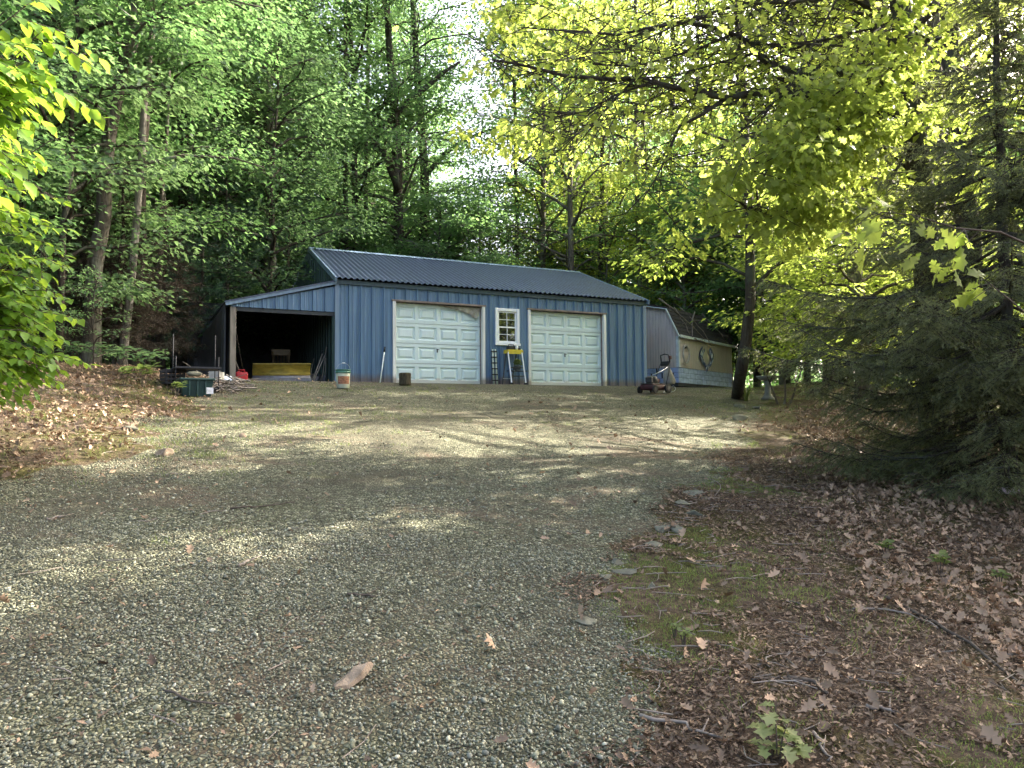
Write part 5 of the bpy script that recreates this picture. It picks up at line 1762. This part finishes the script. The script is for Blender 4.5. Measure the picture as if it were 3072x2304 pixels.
def leaning_tool(pa, pb, da, db, rad, label, head=None, mat=None, name='garden_tool', cat='tool'):
    a = fac(pa[0], pa[1], da); b = fac(pb[0], pb[1], db)
    t = gthing(name, label, cat, a.x, da)
    z0 = (GMI @ Vector(t.location)).z
    P = Vector((0, 0, .02)); Q = Vector((b.x - a.x, db - da, b.z - z0))
    MB().tube([P, Q], rad, 8).build('handle', mat or M_GREYWOOD, t, True)
    if head == 'D':
        d = (Q - P).normalized(); s = d.cross(Vector((0, 1, 0))).normalized()
        MB().tube([Q, Q + d * .03 + s * .045, Q + d * .10 + s * .04, Q + d * .10 - s * .04, Q + d * .03 - s * .045, Q], .009, 6).build('grip', M_DARKMETAL, t, True)
    if head in ('shovel', 'D'):
        d = (P - Q).normalized(); s = d.cross(Vector((0, 1, 0))).normalized()
        mb = MB(); o0 = P - d * .22
        mb.add([tuple(o0 + s * .09), tuple(o0 - s * .09), tuple(P + d * .0 - s * .075), tuple(P + d * .02), tuple(P + s * .075), tuple(o0 + Vector((0, .03, 0)))], [(0, 1, 5), (1, 2, 5), (2, 3, 5), (3, 4, 5), (4, 0, 5)])
        mb.build('blade', M_DARKMETAL, t)
    return t


leaning_tool((312, 386), (322.4, 354), .18, .60, .016, 'long grey shovel with bent grip, left of the pair leaning at the lean-to corner', 'D')
leaning_tool((313.2, 386.3), (325, 355), .16, .55, .015, 'long grey handled tool just right of the shovel with the bent grip', 'shovel')
leaning_tool((321.5, 382), (326.5, 347), .7, .95, .015, 'tallest grey handle at the lean-to corner, nearest the siding', 'shovel')
leaning_tool((324.5, 382), (326, 358), .9, 1.0, .013, 'dim short handle behind the tall one in the lean-to corner', None)
leaning_tool((308.5, 374), (314, 358.5), 1.5, 2.0, .016, 'dim crossed handles deeper inside the lean-to', 'shovel')
leaning_tool((243.0, 379), (233.6, 356.3), .55, .12, .016, 'grey handle leaning on the post behind the red gas can', 'shovel')
leaning_tool((244.8, 376), (235.2, 326), .9, .3, .014, 'tall thin dark handle leaning inside the post of the lean-to', None, B_DARK)
q = fac(320, 386, .45); t = gthing('wood_board', 'short plank lying on the ground in the lean-to corner', 'plank', q.x, .42, .25)
tag(MB().box(-.28, .28, -.07, .07, .01, .045, bev=.006).build('plank_tmp', M_GREYWOOD, t) and t, 'short plank lying on the ground in the lean-to corner', 'plank')
t.children[0].name = 'board'

# ---- junk at the left of the lean-to --------------------------------------------------
def wthing(name, label, cat, px, py, rz=0.0, dz=0):
    q = gnd(px, py); q[2] += dz
    return thing(name, label, cat, q, YAW + rz)


t = wthing('milk_crate', 'black plastic crate standing on the leaves at the wood edge', 'crate', 172.4, 384.6, .25)
mb = MB(); w_, h_ = .17, .27
for s in (-1, 1):
    for z in (0.0, .07, .14, .21):
        mb.box(-w_, w_, s * w_ - .006, s * w_ + .006, z + .004, z + .040); mb.box(s * w_ - .0055, s * w_ + .0055, -w_ + .007, w_ - .007, z + .004, z + .040)
    for k in range(5):
        x = -w_ + .02 + k * (2 * w_ - .04) / 4
        mb.box(x - .012, x + .012, s * w_ - .0045, s * w_ + .0045, .041, .21); mb.box(s * w_ - .004, s * w_ + .004, x - .012, x + .012, .041, .21)
mb.box(-w_ + .007, w_ - .007, -w_ + .007, w_ - .007, .002, .01)
mb.build('lattice', M_BLACK, t)
MB().box(-w_ - .012, w_ + .012, -w_ - .012, w_ + .012, .25, .27, bev=.005).build('rim', M_BLACK, t)
lidb = MB(); lidb.box(-w_ + .01, w_ - .01, -w_ + .01, w_ - .01, .235, .249); lidb.build('contents', M_TARP, t)

t = wthing('green_tote', 'dark green plastic tote on the ground under the wheeled tray', 'tote', 195.5, 396.5, .1)
M_TOTE = simple('tote_green', (.011, .038, .033), .5, .3, 5)
mb = MB(); mb.add([(-.22, -.15, 0), (.22, -.15, 0), (.22, .15, 0), (-.22, .15, 0), (-.26, -.18, .27), (.26, -.18, .27), (.26, .18, .27), (-.26, .18, .27)], [(0, 3, 2, 1), (0, 1, 5, 4), (1, 2, 6, 5), (2, 3, 7, 6), (3, 0, 4, 7)])
mb.build('body', M_TOTE, t)
MB().box(-.285, .285, -.205, .205, .27, .31, bev=.012).build('lid', M_TOTE, t)
for k in (-.13, 0, .13):
    MB().box(k - .012, k + .012, -.20, -.17, .02, .265).build('rib', M_TOTE, t)
MB().box(.14, .255, -.2, -.19, .04, .15).build('label', simple('paper_label', (.6, .6, .62), .7, .35, 18), t)

t = wthing('garden_cart', 'black wire cart with tall posts and a flat tray above the green tote', 'cart', 195, 391.5, .08)
for x in (-.34, .38):
    for y in (-.12, .25):
        MB().tube([(x, y, 0), (x, y, 1.05 if y > 0 else .62)], .009, 7).build('post', M_BLACK, t, True)
MB().box(-.36, .42, -.16, .29, .40, .425, bev=.006).build('tray', M_BLACK, t)
MB().box(-.36, .42, -.17, -.15, .40, .435, bev=.004).build('lip', M_BLACK, t)
for x in (-.34, .38):
    MB().tube([(x - .012, -.12, .05), (x + .012, -.12, .05)], .05, 14).build('wheel', M_RUBBER, t, True)
t = wthing('plant_pot', 'black nursery pot lying on its side left of the green tote', 'pot', 180.5, 394.5, .2)
mb = MB(); mb.lathe([(.06, 0), (.085, .15), (.092, .155), (.092, .175), (.08, .17), (.055, .02)], 18, cap=False); o = mb.build('body', M_BLACK, t, True); o.rotation_euler = (R(100), 0, .3); o.location = (0, .1, .09)
t = wthing('stone_lump', 'pale mossy lump of concrete resting behind the cart tray', 'concrete lump', 196, 388.5)
v, f = stone_shape(17, 2); MB().add(v * np.array([.36, .28, .26]) + np.array([0, .55, .28]), f).build('lump', M_ROCK, t, True)
MB().box(-.14, .14, .44, .66, 0.0, .20, bev=.02).build('base', M_ROCK, t)
t = wthing('cinder_block', 'grey hollow concrete block at the foot of the dark tarp wall', 'block', 216.5, 382.5, -.35)
mb = MB(); M_CONC = simple('concrete', (.33, .32, .29), .9, .2, 20, bmp=.3)
mb.box(-.10, .10, -.2, -.165, 0, .2); mb.box(-.10, .10, -.018, .018, 0, .2); mb.box(-.10, .10, .165, .2, 0, .2); mb.box(-.10, -.065, -.164, .164, .001, .199); mb.box(.065, .10, -.164, .164, .001, .199); mb.box(-.10, .10, -.2, .2, .201, .215)
mb.build('block_tmp', M_CONC, t); t.children[0].name = 'body'
t = wthing('crumpled_bag', 'crumpled pale bag at the foot of the grey post', 'bag', 227.5, 382)
v, f = stone_shape(23, 2); rr_ = np.random.default_rng(4)
MB().add(v * np.array([.30, .2, .2]) * (1 + rr_.normal(0, .07, v.shape)) + np.array([0, 0, .07]), f).build('cloth', simple('pale_bag', (.55, .60, .72), .6, .15, 9), t)

def pole_thing(pts, d, rad, label, mat=B_DEAD, name='fallen_branch', cat='branch'):
    W = [at(px, py, dd) for (px, py), dd in zip(pts, d)]
    for p in W:
        p[2] = max(p[2], gz(p[0], p[1]) + rad)
    root = W[0].copy(); fine = [interp_poly([p - root for p in W], t_) for t_ in np.linspace(0, 1, 8)]
    r = np.random.default_rng(int(pts[0][0] * 13))
    for p in fine[1:-1]:
        p += r.normal(0, rad * .6, 3)
    mb = MB(); mb.tube(fine, [rad * (1 - .45 * i / 7) for i in range(8)], 7)
    s = fine[4]; mb.tube([s, s + r.normal(0, .18, 3) + np.array([0, 0, .1])], [rad * .4, rad * .2], 4, False)
    tag(mb.build(name, mat, None, True, root), label, cat)


pole_thing([(205, 376), (240, 394.5)], (18.6, 16.9), .035, 'longest grey pole in the heap slanting down toward the gas can')
pole_thing([(218, 381), (243, 395.5)], (18.2, 16.7), .028, 'pale peeled pole nearest the drive in the heap by the lean-to')
pole_thing([(211, 377), (236, 390)], (18.5, 17.2), .025, 'thin dark pole in the middle of the heap by the lean-to', B_TWIG)
pole_thing([(183, 362), (208, 382)], (18.2, 17.6), .014, 'thin pale stick leaning against the wire cart')
pole_thing([(184, 376), (200, 388)], (18.2, 17.6), .012, 'short thin stick leaning low against the wire cart')
# heap of wood scraps and leaves under those poles
r_ = np.random.default_rng(12); mb = MB()
for i in range(150):
    g = gnd(r_.uniform(206, 246), r_.uniform(383, 394)); a = r_.uniform(0, 6.28); l = r_.uniform(.06, .3); d = np.array([math.cos(a), math.sin(a), r_.normal(0, .25)]) * l
    p = g + np.array([0, 0, r_.uniform(.01, .13)]); mb.tube([p, p + d], [r_.uniform(.006, .018)] * 2, 4)
kind(mb.build('wood_debris', B_DEAD), 'stuff', 'heap of broken sticks and bark beside the lean-to')

# ---- walk-behind mower with bag at the right corner -----------------------------------
q = gnd(656, 393.5)
t = thing('lawn_mower', 'old red and black walk-behind mower with a pale collecting bag at the garage corner', 'lawn mower', q, YAW + .25); t.scale = (.9, .9, .96)
M_REDP = simple('faded_red_paint', (.055, .016, .017), .55, .5, 9)
MB().add(*bevel_box(.60, .48, .15, .05)).build('deck', M_REDP, t, True, (-.12, 0, .16))
MB().box(-.42, .16, -.20, .20, .235, .262, bev=.01).build('deck_top', M_DARKMETAL, t)
MB().lathe([(.15, 0), (.16, .03), (.16, .13), (.13, .17), (.06, .19)], 18, (-.16, 0, .262)).build('engine', M_BLACK, t, True)
MB().box(-.34, -.20, -.12, .10, .27, .42, bev=.02).build('air_filter', M_DARKMETAL, t)
MB().box(-.08, .06, -.11, .11, .27, .38, bev=.025).build('fuel_tank', M_REDP, t)
for x, r0 in ((-.36, .10), (.20, .13)):
    for s in (-1, 1):
        wl = MB(); wl.tube([(x, s * .27 - .022, r0), (x, s * .27 + .022, r0)], r0, 20); w_o = wl.build('wheel', M_RUBBER, t)
        hb_ = MB(); hb_.tube([(x, s * .27 - .026, r0), (x, s * .27 + .026, r0)], r0 * .55, 14); hb_.build('rim', M_DARKMETAL, w_o)
for s in (-1, 1):
    MB().tube([(.18, s * .22, .25), (.36, s * .20, .62), (.44, s * .15, .84)], .014, 7).build('handle_tube', M_DARKMETAL, t, True)
MB().tube([(.44, -.15, .84), (.40, -.14, 1.02), (.41, 0, 1.05), (.40, .14, 1.02), (.44, .15, .84)], .018, 7).build('handle_loop', M_BLACK, t, True)
MB().box(.38, .47, -.14, .14, .74, .86, bev=.02).build('control_panel', M_BLACK, t)
MB().box(.40, .49, -.20, -.13, .90, 1.0, bev=.02).build('lever_box', M_REDP, t)
bgm = MB(); V = []; F = []; n = 14
for i, (z, rx_, ry_, ox) in enumerate([(.80, .03, .04, .46), (.72, .07, .08, .49), (.58, .11, .12, .53), (.42, .15, .16, .57), (.31, .17, .17, .60), (.26, .15, .15, .60), (.25, .05, .05, .60)]):
    for k in range(n):
        a = 2 * math.pi * k / n; f_ = 1 + .10 * math.sin(k * 3 + i)
        V.append((ox + rx_ * f_ * math.cos(a), ry_ * f_ * math.sin(a), z))
for i in range(6):
    for k in range(n):
        F.append((i * n + k, i * n + (k + 1) % n, (i + 1) * n + (k + 1) % n, (i + 1) * n + k))
bgm.add(V, F); bgm.build('bag', simple('bag_cloth', (.27, .26, .24), .9, .25, 10), t, True)
MB().tube([(.60 + .17 * math.cos(a), .17 * math.sin(a), .02 + .2 * (1 - abs(math.sin(a * .5)))) for a in np.linspace(0, 6.28, 20)], .008, 5).build('bag_hoop', M_STEEL, t, True)
MB().tube([(.40, -.16, .72), (.0, -.22, .58), (-.48, -.26, .44)], .010, 6).build('cable_rod', M_STEEL, t, True)
q = GM @ Vector((U1 + .65, .9, 0))
t = thing('covered_heap', 'low heap under a purple-grey sheet behind the mower', 'covered heap', (q.x, q.y, gz(q.x, q.y)), YAW)
v, f = stone_shape(29, 2); MB().add(v * np.array([1.0, .8, 1.1]) + np.array([0, 0, .2]), f).build('sheet', simple('purple_sheet', (.16, .14, .19), .7, .35, 5, stretch=(1, 1, 3)), t, True)

# ------------------------------------------------------------------ barn-roofed shed
SX, SY = 5.58, 26.0
SA = math.atan2(3.8, 2.79); SL = 4.9
SZ = (422 - 383.2) / 780 * 26 - .02
shed = thing('garden_shed', 'weathered barn-roofed shed with plank siding on blue block skirting right of the garage', 'shed', (SX, SY, SZ), SA)
# local: x along the long side (away), y to the left-behind (gable width)
SW, KH, EH = 2.6, .52, 1.66
def plank_mat(name, lo, hi, redw):
    m, nt, b = newmat(name)
    v = coords(nt, (9, 9, .8)); n = noise(nt, 1.6, 7, .7, v)
    c = ramp(nt, n.outputs[0], [(.3, lo), (.7, hi)])
    n2 = noise(nt, 1.3, 3, .5, coords(nt, (2.5, 2.5, .8)))
    c = mixc(nt, ramp(nt, n2.outputs[0], [(.55, (0, 0, 0)), (.68, (.6, .6, .6))]), c, redw)
    nt.links.new(c, b.inputs['Base Color']); b.inputs['Roughness'].default_value = .9; b.inputs['Specular IOR Level'].default_value = .2
    bump(nt, b, n.outputs[0], .4, .01)
    return m
M_PLANK = plank_mat('weathered_plank', (.42, .37, .335), (.68, .60, .55), (.60, .46, .40))
M_SKIRT = simple('blue_block_paint', (.36, .45, .66), .7, .25, 4, stretch=(1, 1, 2))
M_SHTRIM = simple('pale_blue_trim', (.52, .58, .60), .6, .2, 6)
def grooved(x0, x1, z0, z1, step, axis, off):
    mb = MB(); k = int((x1 - x0) / step)
    for i in range(k):
        a, b_ = x0 + (x1 - x0) * i / k, x0 + (x1 - x0) * (i + 1) / k - .012
        if axis == 'x':
            mb.quad((a, off, z0), (b_, off, z0), (b_, off, z1), (a, off, z1)); mb.quad((b_, off, z0), (b_ + .012, off + .012, z0), (b_ + .012, off + .012, z1), (b_, off, z1))
        else:
            top = lambda y: np.interp(y, [0, .40, 1.30, 2.2, 2.6], [EH, 2.52, 2.70, 2.52, EH])
            mb.quad((off, a, z0), (off, a, top(a)), (off, b_, top(b_)), (off, b_, z0)); mb.quad((off, b_, z0), (off, b_, top(b_)), (off + .012, b_ + .012, top(b_)), (off + .012, b_ + .012, z0))
    return mb
grooved(0, SL, KH, EH, .102, 'x', 0).build('side_wall', M_PLANK, shed)
grooved(0, SW, KH, 0, .102, 'y', 0).build('gable_wall', M_PLANK, shed)
cl = MB(); cl.box(.02, SL, .02, SW, KH, EH); cl.build('inner_shell', M_INNER, shed)
def block_skirt(x0, x1, axis):
    mb = MB(); rows = 3; h = KH / rows
    for r_ in range(rows):
        x = x0 - (.2 if r_ % 2 else 0)
        while x < x1:
            a, b_ = max(x, x0), min(x + .4, x1)
            if b_ - a > .03:
                if axis == 'x':
                    mb.box(a + .004, b_ - .004, .015, .05, r_ * h + .004, (r_ + 1) * h - .004, bev=.008)
                else:
                    mb.box(.015, .05, a + .054, b_ - .004, r_ * h + .004, (r_ + 1) * h - .004, bev=.008)
            x += .4
    return mb
block_skirt(0, SL, 'x').build('block_skirting', M_SKIRT, shed); block_skirt(0, SW, 'y').build('block_skirting', M_SKIRT, shed)
MB().box(.03, SL - .01, .052, SW, -.1, KH - .005).build('foundation', M_INNER, shed)
M_SHING = simple('dark_shingle', (.040, .036, .034), .9, .5, 12, stretch=(1, 1, 3), bmp=.4)
mb = MB()
prof = [(-.10, EH - .06), (.36, 2.56), (1.30, 2.76), (2.24, 2.56), (2.7, EH - .06)]
nrow = 7
for (y0, z0), (y1, z1) in zip(prof[:-1], prof[1:]):
    L_ = math.hypot(y1 - y0, z1 - z0); ny_, nz_ = -(z1 - z0) / L_, (y1 - y0) / L_
    for i in range(nrow):
        a, b_ = i / nrow, (i + 1) / nrow
        ya, za, yb, zb = y0 + (y1 - y0) * a, z0 + (z1 - z0) * a, y0 + (y1 - y0) * b_, z0 + (z1 - z0) * b_
        up_ = (z1 > z0)
        oa, ob = (.018, .002) if up_ else (.002, .018)
        mb.add([(-.12, ya + ny_ * oa, za + nz_ * oa), (SL + .1, ya + ny_ * oa, za + nz_ * oa), (SL + .1, yb + ny_ * ob, zb + nz_ * ob), (-.12, yb + ny_ * ob, zb + nz_ * ob),
                (-.12, ya, za - .02), (SL + .1, ya, za - .02), (SL + .1, yb, zb - .02), (-.12, yb, zb - .02)],
               [(0, 1, 2, 3), (4, 7, 6, 5), (0, 4, 5, 1), (2, 6, 7, 3), (0, 3, 7, 4), (1, 5, 6, 2)])
mb.build('roof', M_SHING, shed)
for (y0, z0), (y1, z1) in zip(prof[:-1], prof[1:]):
    MB().bar((-.135, y0 + (.02 if y0 > -.05 else 0), z0 - .06), (-.135, y1, z1 - .06), .11, .025).build('barge_board', M_SHTRIM, shed)
MB().box(-.10, SL + .08, -.125, -.10, EH - .15, EH - .06).build('eave_board', M_SHTRIM, shed)
MB().box(-.02, .09, -.018, .0, KH, EH - .1, bev=.004).build('corner_board', M_SHTRIM, shed)
MB().box(-.018, -.001, .0, .09, KH, EH - .1, bev=.004).build('corner_board', M_SHTRIM, shed)
SM = Matrix.Translation((SX, SY, SZ)) @ Matrix.Rotation(SA, 4, 'Z')
def sthing(name, label, cat, x, y, z):
    p = SM @ Vector((x, y, z)); return thing(name, label, cat, p, SA)
# coil of hose / cable hanging by the corner
t = sthing('hose_coil', 'looped pale hose hanging on the shed wall beside its corner', 'hose', .42, -.05, 1.15)
mb = MB(); pts = []
for i in range(84):
    a = i / 20 * 2 * math.pi; pts.append((.25 * math.sin(a) * (1 + .06 * math.sin(i * .31)), -.03 + .018 * math.sin(i * .7), -.18 - .30 * math.cos(a) * (1 + .07 * math.sin(i * .23))))
mb.tube(pts, .012, 6); mb.tube([(0, -.02, .12), (.10, -.03, .2), (.14, -.03, .1), (.02, -.02, .03)], .010, 6); mb.build('hose', simple('pale_hose', (.40, .39, .36), .6, .2, 8), t, True)
MB().box(-.03, .03, -.05, .04, .02, .1, bev=.01).build('hanger', M_DARKMETAL, t)
# pair of blue and white wings hanging under the eave
t = sthing('wing_ornament', 'pair of curved blue and white feathered wings hung on the shed wall', 'wall ornament', 2.25, -.05, .98)
M_WING = stone_mat('wing_feather', [(0, (.03, .04, .08)), (.4, (.10, .14, .26)), (.7, (.28, .30, .42)), (1, (.62, .68, .74))])
for s in (-1, 1):
    V = []; F = []; b0 = 0; wb = MB()
    for k in range(11):
        q_ = k / 10; a = R(100 - 150 * q_)
        ctr = Vector((s * 1.5 * (.03 + .20 * (1 - q_) + .26 * math.sin(q_ * math.pi)), 0, .34 - .62 * q_))
        ang = R(70 - 120 * q_); dx = Vector((-s * math.cos(ang) * .7, 0, -.85)).normalized(); nx_ = Vector((dx.z, 0, -dx.x))
        l = .30 - .05 * abs(q_ - .5); w2 = .034
        wb.add([tuple(ctr + Vector((0, -.01 * (k % 3) - .004, 0))), tuple(ctr + dx * l * .5 + nx_ * w2 + Vector((0, -.01 * (k % 3), 0))), tuple(ctr + dx * l + Vector((0, -.012 * (k % 3), 0))), tuple(ctr + dx * l * .5 - nx_ * w2 + Vector((0, -.03 - .01 * (k % 3), 0)))], [(0, 1, 2, 3)])
        ctr2 = ctr - Vector((s * .09, 0, 0)); wb.add([tuple(ctr2 + Vector((0, -.02, 0))), tuple(ctr2 + dx * l * .35 + nx_ * w2 + Vector((0, -.02, 0))), tuple(ctr2 + dx * l * .7 + Vector((0, -.02, 0))), tuple(ctr2 + dx * l * .35 - nx_ * w2 + Vector((0, -.035, 0)))], [(0, 1, 2, 3)])
    wb.build('wing', M_WING, t)
    cv = MB(); cv.tube([(s * 1.5 * (.02 + .22 * (1 - q_) + .27 * math.sin(q_ * math.pi)), -.01, .36 - .72 * q_) for q_ in np.linspace(0, 1, 9)], [.02, .024, .024, .022, .02, .018, .015, .012, .008], 6); cv.build('wing_edge', simple('wing_edge_blue', (.07, .09, .17), .6, .4, 12), t, True)
MB().tube([(0, -.02, .34), (0, -.02, .62)], .005, 5).build('cord', M_STEEL, t)
# dead branches fallen on the shed roof: from shed-local points
def sbranch(pts, rad, label):
    W = [SM @ Vector(p) for p in pts]; root = W[0]
    fine = [interp_poly([np.array(p - root) for p in W], q_) for q_ in np.linspace(0, 1, 8)]
    r = np.random.default_rng(int(rad * 9999 + pts[0][0] * 31))
    for p in fine[1:-1]:
        p += r.normal(0, .02, 3)
    mb = MB(); mb.tube(fine, [rad * (1 - .5 * i / 7) for i in range(8)], 6)
    for k in range(3):
        s = fine[2 + k]; mb.tube([s, s + r.normal(0, .2, 3) * np.array([1, 1, .5])], [rad * .4, rad * .15], 4, False)
    tag(mb.build('dead_branch', B_DEAD, None, True, root), label, 'branch')
sbranch([(-.25, .55, 2.85), (.8, .12, 2.25), (1.9, -.10, 1.66)], .026, 'long dead branch slanting down the shed roof from its left peak')
sbranch([(2.35, .40, 2.68), (1.5, .16, 2.20), (.78, -.16, 1.58)], .030, 'thick pale branch crossing the others on the shed roof')
sbranch([(1.25, .48, 2.70), (1.9, .14, 2.2), (2.3, -.15, 1.55)], .022, 'dark branch down the middle of the shed roof')
sbranch([(.62, .42, 2.66), (.66, .12, 2.15), (.68, -.12, 1.66)], .016, 'short thin branch straight down the left of the shed roof')
sbranch([(3.0, .40, 2.68), (3.6, .1, 2.15), (4.3, -.12, 1.62)], .024, 'bent branch at the right of the shed roof')
sbranch([(1.0, -.16, 1.55), (1.8, -.18, 1.47), (2.7, -.18, 1.45)], .022, 'branch hanging along the shed eave')

# ---- bird bath on the lawn beyond the spruce tip ----------------------------------------
q = gnd(768, 400)
t = thing('bird_bath', 'pale stone bird bath half hidden beside the bare shrub', 'bird bath', q, 0)
M_STN = simple('pale_stone', (.19, .19, .165), .9, .25, 9, bmp=.3)
MB().lathe([(.17, 0), (.18, .04), (.12, .08), (.075, .16), (.07, .38), (.10, .46)], 20).build('pedestal', M_STN, t, True)
MB().lathe([(.10, .461), (.22, .52), (.27, .58), (.26, .59), (.20, .545), (.02, .52)], 24).build('bowl', M_STN, t, True)
# cloth at the right edge in the litter
q = gnd(1008, 494)
t = thing('cloth_heap', 'crumpled pink and white cloth on the leaf litter at the right edge', 'cloth', q, 0)
v, f = stone_shape(37, 2); rr_ = np.random.default_rng(14)
MB().add(v * np.array([.45, .35, .16]) * (1 + rr_.normal(0, .09, v.shape)) + np.array([0, 0, .03]), f).build('cloth', stone_mat('pink_cloth', [(0, (.5, .42, .46)), (1, (.7, .55, .6))]), t)
